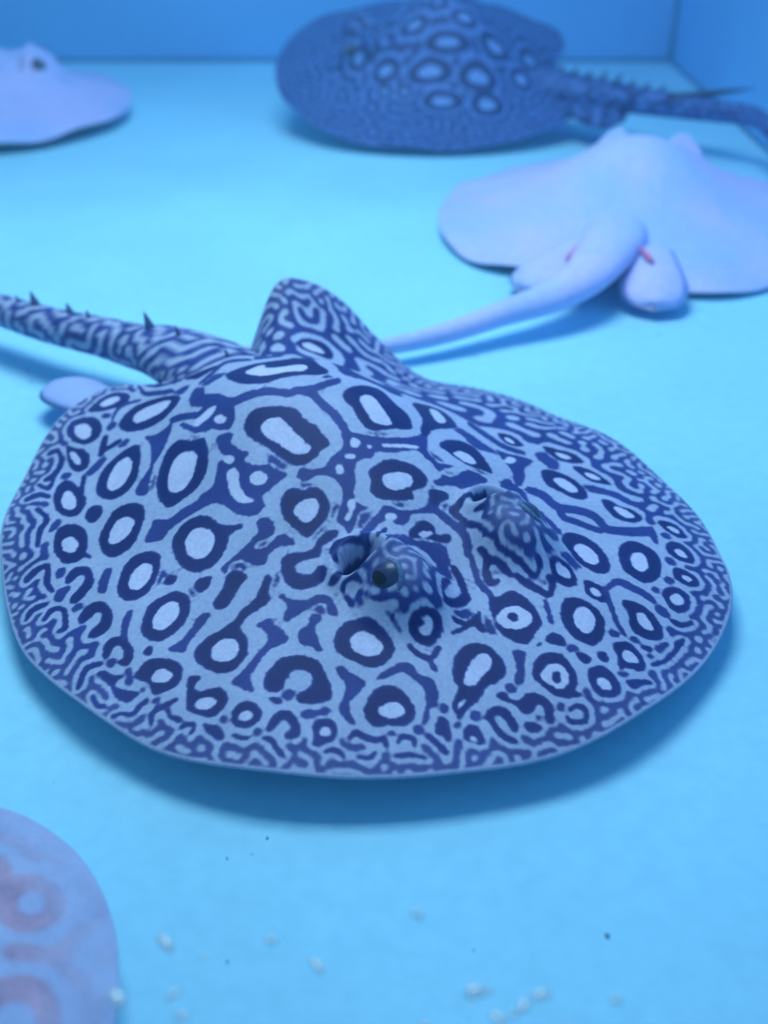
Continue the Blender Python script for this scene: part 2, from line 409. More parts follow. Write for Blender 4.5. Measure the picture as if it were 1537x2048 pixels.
# ------------------------------------------------------------------ the tank
fl = pydata('floor', [(-1.6, -.45, 0), (.75, -.45, 0), (.75, 2.185, 0), (-1.6, 2.185, 0)], [(0, 1, 2, 3)])
tag(mesh_obj('floor', fl, M['floor'], smooth=False), kind='structure')
bw = box('back_wall', (-1.6, 2.18, -.02), (.60, 2.20, .80), M['wall']); tag(bw, kind='structure')
# right wall, a slab slightly out of square with the back wall
a0, a1 = Vector((.553, 2.18, 0)), Vector((.520, .9, 0)); d_ = (a1-a0).normalized(); a1 = a0+d_*2.62
v = [a0+Vector((0, -.0005, -.02)), a1+Vector((0, 0, -.02)), a1+Vector((.02, 0, -.02)), a0+Vector((.02, -.0005, -.02))]
v += [p+Vector((0, 0, .82)) for p in v]
rw = mesh_obj('right_wall', pydata('right_wall', v, [(0, 3, 2, 1), (4, 5, 6, 7), (0, 1, 5, 4), (1, 2, 6, 5), (2, 3, 7, 6), (3, 0, 4, 7)]), M['wall'], smooth=False); tag(rw, kind='structure')
def bead(parent, p, q, r=.0055):
    bm = bmesh.new(); P, Q = Vector(p), Vector(q); d = (Q-P).normalized(); s1 = d.orthogonal().normalized(); s2 = d.cross(s1); rows = []
    K = 30
    for i in range(K+1):
        c = P.lerp(Q, i/K); rr = r*(1+.25*random.uniform(-1, 1)); rows.append([bm.verts.new(c+s1*rr*math.cos(j*math.pi/4)+s2*rr*math.sin(j*math.pi/4)) for j in range(8)])
    for i in range(K):
        for j in range(8): bm.faces.new((rows[i][j], rows[i][(j+1) % 8], rows[i+1][(j+1) % 8], rows[i+1][j]))
    bmesh.ops.recalc_face_normals(bm, faces=bm.faces[:])
    me = bpy.data.meshes.new('sealant_bead'); bm.to_mesh(me); bm.free(); return mesh_obj('sealant_bead', me, M['bead'], parent)
bead(bw, (-1.55, 2.179, .001), (.545, 2.179, .001)); bead(bw, (.552, 2.178, .005), (.552, 2.178, .79), .006)
bead(rw, a0+Vector((-.001, -.01, .001)), a0+d_*2.5+Vector((-.001, 0, .001)), .0035)

# ------------------------------------------------------------------ the leopard-patterned ray in the middle
MARKS = [
    ('R', [-179.4, -108.5, -185.0, -102.4, -183.3, -95.8, -174.7, -89.8, -160.6, -90.4, -150.9, -96.0, -148.6, -102.4, -153.2, -107.7, -163.4, -110.5, -173.9, -110.2]),
    ('L', [-176.4, -104.3, -176.9, -99.8, -171.5, -96.0, -162.3, -97.0, -156.4, -100.8, -157.1, -104.8, -164.8, -106.9]),
    ('R', [-89.8, -125.0, -101.3, -119.5, -110.6, -110.9, -114.1, -99.9, -112.8, -92.1, -106.6, -87.8, -93.6, -92.3, -82.6, -98.8, -74.0, -105.8, -70.8, -114.1, -73.5, -121.7, -81.2, -124.9]),
    ('L', [-87.5, -118.8, -96.9, -114.0, -104.5, -106.6, -106.4, -99.9, -101.1, -96.4, -90.8, -99.5, -83.2, -106.0, -79.6, -112.2, -80.7, -117.4]),
    ('R', [-54.8, -100.0, -62.5, -94.9, -71.0, -87.7, -76.4, -80.1, -74.4, -74.0, -63.4, -70.5, -57.3, -65.7, -48.9, -67.5, -38.8, -72.7, -32.2, -78.2, -28.4, -85.4, -28.9, -93.0, -30.1, -100.1, -32.8, -104.2, -43.6, -104.1]),
    ('L', [-48.9, -95.7, -57.4, -90.1, -62.4, -84.0, -62.3, -78.1, -55.2, -73.9, -48.9, -74.5, -42.5, -79.2, -37.6, -84.8, -35.3, -90.6, -37.0, -95.3, -42.7, -97.3]),
    ('R', [-44.0, -143.8, -51.2, -139.5, -58.3, -132.0, -63.0, -124.4, -60.7, -117.8, -52.6, -112.9, -43.9, -113.8, -36.3, -118.7, -29.0, -125.5, -23.8, -132.2, -23.4, -139.7, -26.5, -144.4, -33.2, -145.5]),
    ('L', [-41.6, -139.1, -48.3, -134.4, -52.7, -128.1, -50.2, -122.8, -44.0, -120.9, -38.0, -124.3, -34.1, -130.5, -34.2, -136.7, -37.0, -139.6]),
    ('R', [-4.1, -116.0, -10.2, -110.7, -12.5, -104.1, -11.1, -97.3, -5.6, -92.8, 1.4, -91.4, 10.1, -90.0, 17.5, -91.7, 23.0, -96.5, 26.8, -102.9, 27.6, -109.5, 24.3, -116.8, 16.3, -119.6, 6.2, -119.3]),
    ('L', [0.8, -110.7, -3.5, -105.8, -3.1, -100.7, 1.9, -97.0, 8.8, -96.2, 15.0, -99.2, 18.7, -104.5, 18.6, -109.5, 13.6, -113.0, 6.8, -112.9]),
    ('R', [8.3, -90.0, 12.8, -86.3, 16.5, -82.1, 18.8, -83.4, 16.9, -87.6, 16.2, -91.5]),
    ('R', [-114.9, -144.1, -125.7, -136.6, -125.7, -130.9, -115.9, -129.2, -102.0, -130.4, -90.1, -132.1, -82.5, -137.5, -80.2, -142.8, -85.1, -147.2, -96.4, -149.1]),
    ('L', [-106.2, -142.5, -113.1, -137.0, -108.6, -134.4, -96.4, -136.1, -88.4, -139.9, -90.4, -144.0, -98.0, -144.7]),
    ('R', [-98.6, -130.5, -115.3, -121.9, -119.3, -121.3, -118.9, -123.1, -101.9, -131.8, -98.1, -132.3]),
    ('R', [-68.7, -162.5, -78.0, -156.5, -77.4, -149.3, -68.2, -144.8, -57.4, -145.7, -46.5, -150.5, -40.5, -155.6, -41.6, -161.3, -46.9, -165.2, -57.7, -165.4]),
    ('L', [-64.7, -159.4, -67.3, -155.7, -63.6, -152.0, -55.7, -151.7, -50.3, -155.0, -51.6, -159.2, -57.2, -161.0]),
    ('R', [-44.6, -154.5, -36.6, -153.4, -35.4, -152.2, -37.9, -151.5, -46.0, -152.7, -47.1, -153.9]),
    ('R', [2.2, -153.5, -7.1, -147.2, -13.3, -141.3, -15.3, -134.2, -11.7, -127.7, -3.8, -124.5, 3.4, -127.6, 10.5, -133.7, 16.5, -140.7, 17.3, -147.9, 12.8, -153.6]),
    ('L', [1.5, -146.3, -3.3, -142.5, -5.8, -136.8, -3.9, -132.1, 1.1, -131.0, 7.2, -135.1, 11.1, -141.0, 10.9, -145.8, 6.9, -147.8]),
    ('R', [-75.1, -139.1, -80.2, -134.2, -77.5, -129.9, -71.5, -129.2, -65.2, -133.7, -64.6, -138.8, -69.8, -140.3]),
    ('R', [-163.1, -115.5, -156.9, -113.3, -144.1, -109.2, -132.9, -111.7, -124.6, -117.6, -127.1, -122.4, -138.7, -123.4, -150.9, -120.1]),
    ('L', [-154.8, -117.2, -150.2, -114.4, -137.4, -115.7, -133.2, -118.7, -141.7, -119.8]),
    ('R', [-145.2, -84.5, -152.6, -78.7, -156.9, -69.3, -153.8, -60.8, -144.6, -52.6, -130.6, -48.1, -119.3, -50.0, -112.2, -59.6, -110.7, -67.7, -115.4, -75.2, -123.4, -81.1, -133.9, -84.8]),
    ('L', [-142.1, -75.5, -146.7, -69.1, -143.4, -61.9, -136.7, -55.1, -128.6, -52.8, -123.2, -56.7, -122.7, -64.3, -127.1, -70.8, -133.2, -76.6]),
    ('R', [-186.9, -89.4, -191.2, -82.5, -193.7, -73.9, -191.6, -66.1, -181.9, -61.6, -172.4, -63.5, -169.2, -71.1, -173.0, -78.2, -179.3, -85.3]),
    ('L', [-187.0, -80.6, -188.3, -73.8, -184.6, -67.9, -178.9, -68.0, -177.6, -73.6, -180.7, -79.7]),
    ('R', [-145.9, -95.9, -132.2, -105.6, -126.8, -106.7, -126.4, -104.4, -140.0, -94.7, -145.4, -93.5]),
    ('R', [-129.1, -103.3, -125.7, -97.4, -125.5, -91.5, -127.9, -89.9, -130.6, -90.7, -131.8, -96.3, -133.9, -102.4, -132.0, -104.0]),
    ('W', [-110.0, -81.4, -100.8, -77.4, -97.9, -70.4, -99.9, -65.7, -89.5, -72.1, -82.1, -79.6, -77.6, -86.6, -74.7, -91.6, -64.9, -100.0, -55.6, -106.9, -64.3, -110.5, -70.7, -102.8, -75.7, -94.6, -86.1, -88.3, -98.6, -83.3]),
    ('W', [-20.6, -125.4, -28.0, -117.5, -31.6, -113.5, -23.8, -107.8, -23.1, -99.5, -20.2, -90.1, -18.8, -82.0, -22.9, -75.1, -31.7, -70.0, -26.0, -66.5, -16.5, -73.3, -7.5, -79.2, 0.9, -79.2, 12.0, -74.3, 15.5, -76.4, 6.3, -81.3, -4.0, -82.8, -10.5, -86.8, -13.8, -95.8, -16.2, -105.3, -15.9, -111.9, -13.3, -118.6]),
    ('R', [17.0, -132.5, 14.4, -128.7, 17.4, -125.2, 20.8, -126.0, 22.0, -129.6, 19.7, -132.4]),
    ('R', [32.2, -121.6, 29.8, -117.8, 31.8, -112.8, 34.5, -111.8, 39.1, -116.4, 39.2, -120.9, 36.7, -122.5]),
    ('W', [-5.7, -161.7, -15.3, -155.5, -19.3, -150.7, -16.7, -147.8, -8.9, -153.4, -1.8, -158.5]),
    ('W', [-157.0, -83.3, -164.8, -76.1, -165.2, -68.8, -158.8, -62.0, -159.9, -60.7, -162.4, -60.7, -169.6, -67.7, -169.0, -75.8, -160.0, -83.6, -157.4, -84.3]),
    ('W', [-146.7, -44.1, -159.9, -49.2, -171.8, -52.6, -204.5, -44.6, -167.8, -56.6, -152.0, -52.7, -137.3, -46.0]),
    ('R', [-149.1, -31.4, -128.4, -15.2, -127.4, -24.6, -132.7, -32.0]),
    ('W', [-117.1, -35.6, -118.1, -24.9, -122.0, -13.2, -105.9, -4.2, -108.4, -1.8, -112.6, -0.7, -129.8, -9.9, -124.9, -22.9, -122.7, -34.0, -119.8, -35.7]),
    ('W', [-100.1, -52.8, -117.6, -40.3, -107.6, -38.5, -89.3, -45.6, -75.6, -42.3, -69.9, -44.3, -82.1, -51.9]),
    ('W', [-96.2, -67.0, -87.4, -63.2, -73.5, -57.6, -73.8, -55.4, -78.8, -55.1, -95.6, -59.8, -103.7, -64.3, -102.2, -66.8]),
    ('W', [-83.7, -67.3, -67.6, -66.1, -58.8, -61.1, -59.0, -59.3, -62.5, -59.4, -71.4, -63.5, -86.2, -64.8, -88.1, -66.2]),
    ('R', [-164.7, -127.4, -163.3, -123.5, -153.8, -125.0, -145.4, -132.7, -144.2, -139.4, -140.9, -141.3, -137.9, -140.1, -138.2, -132.5, -149.5, -122.8, -166.6, -120.3, -170.0, -126.5, -168.1, -128.4]),
    ('R', [-126.5, -157.9, -123.2, -150.6, -115.8, -147.3, -116.1, -145.3, -120.7, -144.9, -130.7, -148.3, -133.1, -156.6, -130.3, -158.6]),
    ('R', [-109.2, -158.2, -95.1, -157.9, -90.7, -163.8, -77.7, -170.8, -74.1, -171.1, -74.4, -169.1, -85.8, -162.2, -92.7, -155.1, -110.9, -155.3, -113.3, -156.8]),
    ('R', [-137.8, -145.9, -124.9, -142.9, -134.9, -135.2, -138.8, -134.2, -139.5, -135.9, -132.0, -141.6, -141.6, -143.7, -142.0, -145.4]),
    ('R', [-34.8, -49.3, -42.2, -43.6, -43.0, -36.7, -37.7, -30.7, -30.2, -24.0, -22.7, -19.6, -13.4, -20.0, -5.5, -17.2, 1.3, -17.7, 9.2, -18.0, 10.3, -24.4, 12.0, -31.1, 11.8, -37.7, 7.0, -42.3, -4.0, -45.2, -15.5, -46.9, -25.9, -49.5]),
    ('L', [-25.9, -43.2, -30.1, -39.5, -29.4, -34.8, -25.4, -30.5, -18.4, -29.2, -9.3, -29.4, -0.9, -28.2, 4.4, -27.7, 6.7, -30.9, 5.0, -35.4, -0.3, -38.7, -10.3, -41.2, -19.3, -43.4]),
    ('R', [-19.7, 10.9, -26.9, 19.3, -30.9, 30.6, -32.2, 42.7, -27.6, 46.9, -13.6, 45.5, -3.6, 46.8, 5.1, 44.0, 13.3, 37.2, 12.1, 26.4, 11.6, 14.9, 8.6, 8.8, 0.9, 8.4, -8.7, 10.4]),
    ('L', [-14.8, 19.4, -19.4, 25.0, -19.6, 31.2, -12.9, 32.5, -3.1, 30.3, 5.8, 28.6, 9.2, 25.0, 7.7, 18.9, 4.2, 15.5, -4.3, 16.7]),
    ('R', [35.5, -9.2, 33.1, -1.8, 32.6, 6.7, 36.1, 13.5, 42.2, 19.5, 50.1, 20.6, 56.0, 15.4, 56.4, 6.3, 61.1, 3.4, 57.4, -7.0, 52.6, -14.7, 46.6, -16.0, 41.5, -11.8]),
    ('L', [44.0, -6.2, 40.7, -2.7, 41.3, 4.9, 44.9, 11.6, 49.9, 11.8, 53.2, 7.6, 53.2, -0.4, 49.7, -5.8]),
    ('R', [22.6, -60.6, 18.4, -55.2, 19.9, -49.6, 25.0, -46.3, 26.9, -41.0, 32.4, -38.2, 40.1, -39.6, 45.6, -43.9, 48.4, -50.0, 49.7, -56.2, 50.7, -61.1, 44.3, -62.3, 36.4, -63.5, 29.5, -63.4]),
    ('L', [31.3, -57.5, 28.8, -53.2, 30.3, -47.7, 32.9, -44.0, 37.6, -44.4, 41.5, -47.5, 43.5, -52.7, 42.6, -56.9, 37.0, -58.6]),
    ('R', [56.2, -81.4, 51.7, -77.5, 52.8, -72.0, 57.3, -65.5, 57.7, -60.5, 55.7, -58.2, 54.1, -50.7, 56.2, -45.7, 59.6, -47.0, 60.3, -52.7, 59.9, -57.8, 64.4, -61.8, 62.2, -66.6, 59.7, -73.3, 61.9, -76.8, 66.7, -75.8, 70.7, -71.2, 68.9, -65.9, 72.5, -64.1, 77.7, -67.0, 78.6, -71.3, 76.6, -78.1, 72.1, -83.4, 64.3, -84.5]),
    ('R', [-102.1, -24.9, -102.0, -17.1, -97.0, -7.8, -92.1, 2.8, -90.4, 16.4, -112.8, 42.5, -67.8, 23.4, -50.9, 21.0, -46.4, 12.1, -52.0, 1.4, -55.7, -10.4, -58.5, -20.4, -69.9, -27.8, -83.6, -29.5]),
    ('L', [-86.8, -18.8, -88.9, -11.1, -87.3, -3.6, -78.9, -7.2, -71.5, -0.8, -67.8, 11.3, -61.1, 12.5, -56.1, 6.4, -60.9, -2.5, -64.3, -12.3, -71.8, -18.4]),
    ('W', [-90.5, -49.8, -75.8, -46.1, -59.4, -43.1, -53.4, -34.3, -45.2, -24.8, -35.2, -18.4, -34.0, -12.3, -27.5, -7.5, -16.3, -7.4, -6.7, -5.9, 2.2, -6.6, 9.6, -8.6, 13.4, -11.8, 16.6, -12.3, 15.9, -9.1, 10.7, -3.7, 1.3, -1.0, -9.1, -0.1, -19.3, -1.5, -32.4, -1.5, -41.0, -7.9, -41.8, -14.4, -52.1, -20.9, -61.3, -31.3, -66.5, -39.4, -83.3, -41.4, -99.1, -45.5, -98.5, -48.4]),
    ('W', [-34.8, -11.5, -31.0, 0.3, -33.6, 17.3, -37.6, 21.6, -40.0, 20.4, -37.7, 3.5, -39.9, -8.9, -38.0, -11.9]),
    ('W', [4.5, -6.9, 8.7, -0.5, 13.8, 6.3, 18.0, 16.2, 20.2, 30.1, 17.4, 44.7, 23.4, 42.4, 33.0, 35.0, 39.9, 35.7, 39.2, 30.2, 31.0, 29.2, 29.2, 13.8, 25.4, 2.6, 27.7, -1.3, 26.5, -9.6, 30.8, -16.0, 37.4, -19.5, 41.6, -24.7, 46.9, -26.2, 52.2, -25.5, 55.6, -21.3, 54.6, -29.4, 58.6, -34.4, 63.3, -41.9, 57.6, -41.3, 51.6, -42.6, 47.7, -37.7, 43.8, -32.8, 35.7, -28.3, 28.8, -29.1, 23.4, -33.2, 21.5, -37.4, 20.9, -42.6, 15.3, -44.4, 12.3, -40.2, 17.6, -34.8, 20.2, -28.8, 17.0, -22.2, 15.8, -15.7, 13.3, -10.6]),
    ('L', [16.3, -1.2, 18.3, -3.8, 18.3, -6.7, 16.3, -8.2, 13.6, -7.5, 11.6, -4.9, 11.6, -2.0, 13.5, -0.4]),
    ('L', [21.5, 3.7, 22.2, 2.5, 22.1, 0.9, 21.2, -0.0, 20.0, 0.1, 19.2, 1.3, 19.4, 2.9, 20.2, 3.9]),
    ('L', [23.7, -9.1, 24.4, -11.0, 23.6, -13.8, 21.7, -15.8, 20.0, -16.0, 19.4, -14.3, 20.2, -11.5, 22.0, -9.3]),
    ('L', [27.5, -20.5, 29.4, -22.7, 29.3, -25.0, 27.3, -26.0, 24.6, -25.1, 22.8, -22.9, 22.9, -20.6, 24.9, -19.6]),
    ('L', [21.6, 10.0, 23.9, 20.1, 27.0, 32.2, 29.5, 29.8, 26.2, 16.1, 23.8, 9.6]),
    ('L', [45.3, -30.6, 45.5, -27.4, 48.8, -27.0, 52.0, -31.4, 55.5, -35.5, 54.9, -38.9, 52.6, -37.8, 50.5, -33.7]),
    ('W', [-48.4, -60.3, -41.1, -54.1, -35.9, -58.3, -25.4, -57.8, -19.3, -54.8, -18.1, -60.0, -9.5, -57.4, -3.2, -52.4, 3.8, -50.2, 10.5, -47.9, 10.5, -53.4, 10.5, -60.0, 10.3, -65.3, 16.0, -66.7, 18.0, -70.1, 16.0, -76.4, 8.4, -78.3, 0.2, -82.1, -7.9, -81.7, -14.2, -83.6, -16.4, -91.1, -21.5, -88.2, -20.1, -80.2, -26.1, -74.4, -29.0, -69.3, -31.0, -65.8, -42.0, -64.0]),
    ('L', [-23.4, -62.9, -22.3, -64.7, -23.8, -66.7, -27.0, -67.7, -30.1, -67.1, -31.1, -65.2, -29.5, -63.3, -26.3, -62.3]),
    ('L', [3.6, -56.9, 5.2, -59.8, 3.3, -63.1, -1.1, -64.9, -5.4, -64.2, -6.9, -61.3, -4.8, -58.1, -0.5, -56.2]),
    ('L', [-19.0, -71.2, -21.4, -68.1, -17.0, -65.2, -10.2, -67.6, -5.1, -70.1, 3.5, -70.9, 9.4, -69.1, 8.9, -72.1, 3.0, -76.2, -5.6, -76.5, -11.5, -74.6]),
    ('W', [-82.3, -54.3, -73.9, -46.9, -60.3, -42.8, -51.5, -46.2, -45.2, -52.8, -51.1, -57.5, -62.1, -60.6, -65.8, -63.3]),
    ('L', [-53.7, -50.5, -52.7, -52.5, -55.0, -54.7, -59.5, -55.6, -63.5, -54.8, -64.6, -52.7, -62.1, -50.6, -57.6, -49.7]),
    ('L', [-76.4, -61.1, -76.4, -53.9, -73.2, -47.9, -68.3, -51.2, -68.2, -58.4, -71.6, -62.5]),
    ('W', [28.0, -78.5, 21.9, -75.8, 22.9, -71.0, 28.9, -69.4, 34.8, -72.1, 34.9, -77.4, 33.3, -81.7, 34.7, -85.8, 39.0, -83.1, 39.5, -77.2, 37.9, -73.0, 41.0, -68.6, 48.9, -67.4, 47.1, -71.5, 44.2, -75.9, 44.3, -82.2, 48.3, -86.8, 43.8, -91.3, 35.7, -94.7, 33.8, -100.7, 38.1, -105.3, 32.2, -105.0, 31.4, -97.3, 30.4, -88.4]),
    ('W', [68.6, -39.2, 62.8, -29.7, 60.0, -20.0, 57.7, -13.9, 65.0, -6.9, 67.8, 5.8, 64.4, 11.9, 59.1, 17.2, 61.8, 22.1, 67.7, 24.3, 68.6, 16.8, 72.9, 10.0, 68.5, -3.9, 71.5, -7.3, 72.0, -14.4, 66.7, -18.2, 66.4, -25.7, 72.1, -34.2, 70.1, -38.1]),
    ('L', [66.8, -12.0, 67.9, -14.2, 67.4, -17.1, 65.5, -19.0, 63.5, -18.9, 62.4, -16.7, 63.0, -13.9, 64.7, -11.8]),
    ('R', [78.3, -14.1, 74.6, -5.1, 74.6, 0.6, 80.0, 3.3, 84.8, 1.9, 87.4, 8.7, 91.4, 5.6, 88.0, -0.6, 84.8, -5.0, 81.9, -10.6]),
    ('L', [83.5, 0.9, 84.1, -1.4, 83.4, -5.2, 81.7, -8.3, 79.9, -8.8, 79.3, -6.5, 80.0, -2.6, 81.8, 0.4]),
    ('R', [76.3, -31.9, 72.4, -23.7, 70.4, -21.6, 69.2, -23.3, 73.7, -31.9, 74.6, -33.1]),
    ('R', [73.1, -55.5, 70.4, -55.1, 68.8, -51.8, 69.4, -45.1, 72.6, -39.5, 75.6, -36.0, 76.9, -34.5, 75.1, -34.8, 71.9, -37.7, 67.1, -43.5, 61.9, -49.8, 66.1, -56.8, 74.6, -59.9, 75.1, -57.9]),
    ('R', [84.5, -67.9, 85.9, -62.5, 75.1, -51.8, 74.2, -50.1, 74.4, -52.7, 80.3, -61.3, 81.4, -68.1, 82.8, -69.2]),
    ('R', [-136.6, 49.6, -142.6, 60.0, -141.3, 70.1, -135.0, 75.6, -125.5, 73.4, -117.4, 65.4, -123.5, 58.5, -128.9, 51.3]),
    ('L', [-136.2, 53.9, -138.5, 61.4, -132.7, 67.2, -125.7, 66.8, -127.1, 60.9, -130.4, 54.9]),
    ('R', [26.9, 48.5, 21.1, 59.6, 20.2, 70.9, 25.4, 77.2, 36.3, 76.0, 46.6, 72.4, 54.7, 68.0, 50.5, 63.8, 46.4, 56.9, 40.3, 52.9, 32.8, 50.1]),
    ('L', [34.2, 53.4, 32.3, 62.2, 36.9, 66.2, 44.2, 64.6, 45.0, 59.4, 41.8, 55.6]),
    ('R', [-22.7, 66.5, -29.9, 82.9, -29.2, 93.6, -16.3, 92.9, 0.2, 84.8, 6.8, 69.9, 12.0, 55.1, 19.5, 45.5, 15.1, 43.8, -0.4, 57.1]),
    ('L', [-21.7, 79.2, -23.7, 87.7, -7.5, 82.1, 0.2, 72.5, -3.6, 69.5]),
    ('R', [54.5, 109.5, 54.8, 117.9, 61.2, 123.2, 69.9, 124.8, 83.2, 121.4, 89.6, 113.4, 85.8, 106.0, 77.6, 102.8, 68.7, 100.1]),
    ('L', [64.7, 109.7, 65.2, 117.8, 72.6, 119.1, 80.9, 116.5, 81.3, 110.4, 74.0, 107.8]),
    ('R', [93.6, 123.7, 95.3, 129.3, 101.3, 130.2, 108.6, 135.6, 117.6, 135.2, 120.0, 126.0, 115.2, 119.6, 108.2, 117.1]),
    ('L', [102.3, 124.7, 104.1, 130.1, 112.0, 131.9, 115.7, 129.3, 112.9, 123.5]),
    ('R', [54.5, 137.3, 57.5, 144.8, 67.2, 148.4, 80.7, 146.3, 76.6, 138.6, 70.2, 134.7]),
    ('L', [62.7, 139.4, 66.2, 144.9, 73.7, 144.6, 71.1, 138.3]),
    ('R', [120.6, 63.5, 114.2, 71.3, 114.2, 77.9, 120.8, 83.3, 130.5, 84.1, 140.0, 81.1, 146.7, 76.2, 148.7, 69.6, 144.5, 64.8, 136.7, 62.3, 128.3, 62.7]),
    ('L', [126.2, 67.4, 123.0, 74.5, 126.5, 77.6, 134.1, 77.9, 139.9, 74.0, 140.6, 68.8, 135.3, 66.2]),
    ('R', [133.4, 41.1, 131.7, 47.6, 135.1, 53.5, 142.5, 52.9, 148.1, 48.1, 147.8, 42.9, 143.5, 39.6, 137.9, 39.7]),
    ('L', [134.4, 43.9, 134.1, 48.0, 137.7, 51.2, 142.6, 49.7, 143.1, 46.1, 139.7, 43.1]),
    ('W', [27.4, 94.8, 31.3, 99.7, 35.6, 108.6, 42.5, 113.7, 49.4, 100.1, 60.0, 90.3, 68.8, 78.1, 62.2, 78.8, 52.4, 86.3, 41.3, 89.3]),
    ('L', [40.6, 100.6, 43.5, 96.5, 44.5, 92.0, 43.3, 89.6, 40.3, 90.8, 37.3, 95.0, 36.1, 99.7, 37.4, 102.0]),
    ('W', [74.3, 78.8, 81.6, 83.5, 91.5, 83.4, 96.3, 86.6, 100.0, 93.9, 106.7, 100.2, 114.6, 99.7, 121.9, 98.9, 127.7, 110.3, 131.3, 126.2, 129.5, 131.3, 126.3, 131.6, 121.7, 117.0, 116.6, 106.4, 110.9, 108.0, 101.6, 108.4, 93.9, 101.4, 90.1, 94.1, 86.7, 91.7, 76.1, 92.0, 69.4, 85.3, 70.4, 80.7]),
    ('W', [90.1, 87.4, 101.5, 80.7, 110.2, 86.3, 120.4, 93.8, 120.1, 97.0, 117.2, 98.6, 106.1, 92.2, 98.4, 86.9, 89.2, 92.1, 87.3, 91.1]),
    ('W', [25.4, 37.1, 35.0, 34.6, 41.9, 35.3, 45.8, 45.9, 48.3, 32.8, 54.3, 36.5, 49.9, 52.7, 57.1, 59.4, 59.2, 50.0, 57.5, 38.9, 58.7, 24.6, 55.3, 23.7, 52.0, 31.1, 41.5, 32.0]),
    ('W', [57.3, 23.2, 60.4, 32.8, 67.9, 38.9, 62.6, 55.2, 59.6, 59.7, 57.6, 58.5, 58.5, 46.6, 55.6, 36.9, 53.8, 26.0, 55.0, 22.8]),
    ('R', [59.2, 15.9, 61.3, 22.5, 66.6, 25.4, 68.6, 15.6, 68.2, 11.2]),
    ('R', [78.1, 19.1, 78.0, 24.9, 74.1, 36.9, 92.6, 30.5, 93.5, 32.3, 71.2, 50.1, 71.3, 38.0, 71.9, 26.8, 74.4, 18.8, 77.0, 16.6]),
    ('R', [76.0, 17.8, 85.3, 18.3, 93.6, 18.9, 95.8, 20.0, 93.3, 21.2, 84.6, 21.9, 74.6, 21.6, 73.5, 19.4]),
    ('R', [90.4, 25.6, 94.6, 28.8, 94.0, 30.3, 91.3, 29.7, 86.8, 26.7, 87.2, 25.3]),
    ('R', [88.2, 18.2, 96.7, 19.8, 104.9, 19.7, 109.6, 21.0, 114.0, 19.8, 122.0, 22.6, 128.5, 25.0, 136.4, 27.8, 134.0, 35.6, 129.9, 37.3, 128.7, 36.2, 129.1, 34.4, 132.5, 32.5, 134.3, 30.0, 128.5, 27.9, 122.0, 25.0, 114.9, 22.1, 110.7, 23.2, 105.1, 21.8, 96.2, 22.1, 86.5, 20.5, 85.7, 18.8]),
    ('R', [130.4, 19.4, 136.4, 21.0, 142.9, 23.5, 149.2, 28.4, 141.9, 38.8, 137.9, 37.6, 137.0, 35.2, 138.7, 34.0, 140.8, 34.6, 145.0, 29.7, 140.6, 27.9, 134.9, 24.9, 129.7, 22.2, 128.5, 20.2]),
    ('W', [86.2, 14.5, 94.9, 11.5, 101.3, 8.1, 104.3, 8.5, 103.5, 11.2, 97.7, 15.2, 87.4, 18.2, 84.3, 17.2]),
    ('W', [73.6, 9.2, 84.4, 12.0, 92.8, 13.7, 94.7, 15.2, 92.6, 16.5, 82.9, 16.5, 71.9, 13.2, 71.1, 10.7]),
    ('R', [105.0, 13.7, 111.3, 13.3, 114.9, 9.2, 124.9, 5.1, 126.9, 10.7, 125.6, 13.3, 123.3, 12.1, 123.5, 10.1, 117.5, 12.6, 113.9, 16.4, 106.0, 16.2, 103.4, 15.1]),
    ('R', [113.1, 13.7, 119.8, 16.4, 127.2, 17.0, 129.0, 18.7, 127.4, 20.1, 119.8, 19.5, 112.1, 16.0, 110.7, 14.1]),
    ('W', [104.3, 8.7, 111.6, 4.7, 123.2, -0.1, 131.2, 0.5, 132.3, 2.2, 129.9, 3.9, 122.7, 3.9, 112.6, 8.0, 105.7, 10.9, 103.5, 10.5]),
    ('W', [-7.0, 101.1, 5.7, 99.9, 14.7, 100.6, 25.7, 102.5, 34.0, 112.4, 32.8, 116.0, 29.4, 117.9, 19.4, 109.9, 8.0, 108.8, -1.7, 108.8, -13.9, 109.0, -12.5, 105.2]),
    ('R', [3.1, 117.9, 6.1, 127.0, 21.2, 124.9, 22.8, 117.5, 17.9, 111.9]),
    ('L', [8.2, 119.2, 13.4, 121.8, 19.3, 119.3, 15.6, 115.4]),
    ('R', [26.0, 138.2, 33.0, 146.5, 41.7, 153.1, 52.2, 150.2, 49.5, 139.2, 41.5, 133.7]),
    ('L', [34.9, 140.1, 39.8, 145.9, 45.6, 146.1, 43.8, 138.9]),
    ('R', [139.5, 90.3, 133.4, 99.4, 133.6, 108.9, 140.1, 113.1, 148.5, 113.6, 158.2, 106.2, 164.4, 96.5, 164.7, 87.5, 158.6, 83.4, 150.0, 83.2]),
    ('L', [144.3, 94.6, 142.3, 103.6, 148.1, 104.2, 155.1, 98.6, 156.7, 92.1, 152.7, 89.7]),
    ('R', [158.1, 27.0, 153.7, 34.1, 154.8, 40.4, 159.7, 44.1, 166.9, 45.6, 174.7, 43.2, 182.3, 34.9, 185.3, 25.9, 181.8, 21.2, 174.4, 19.1, 165.5, 21.2]),
    ('L', [163.7, 30.6, 160.9, 38.1, 165.0, 41.4, 171.8, 39.5, 177.4, 32.6, 177.2, 26.9, 171.4, 25.5]),
    ('R', [167.8, 63.4, 171.0, 69.0, 177.7, 72.2, 185.2, 71.8, 192.5, 69.0, 197.4, 63.6, 195.6, 56.7, 190.2, 52.5, 183.2, 53.6, 176.8, 59.1]),
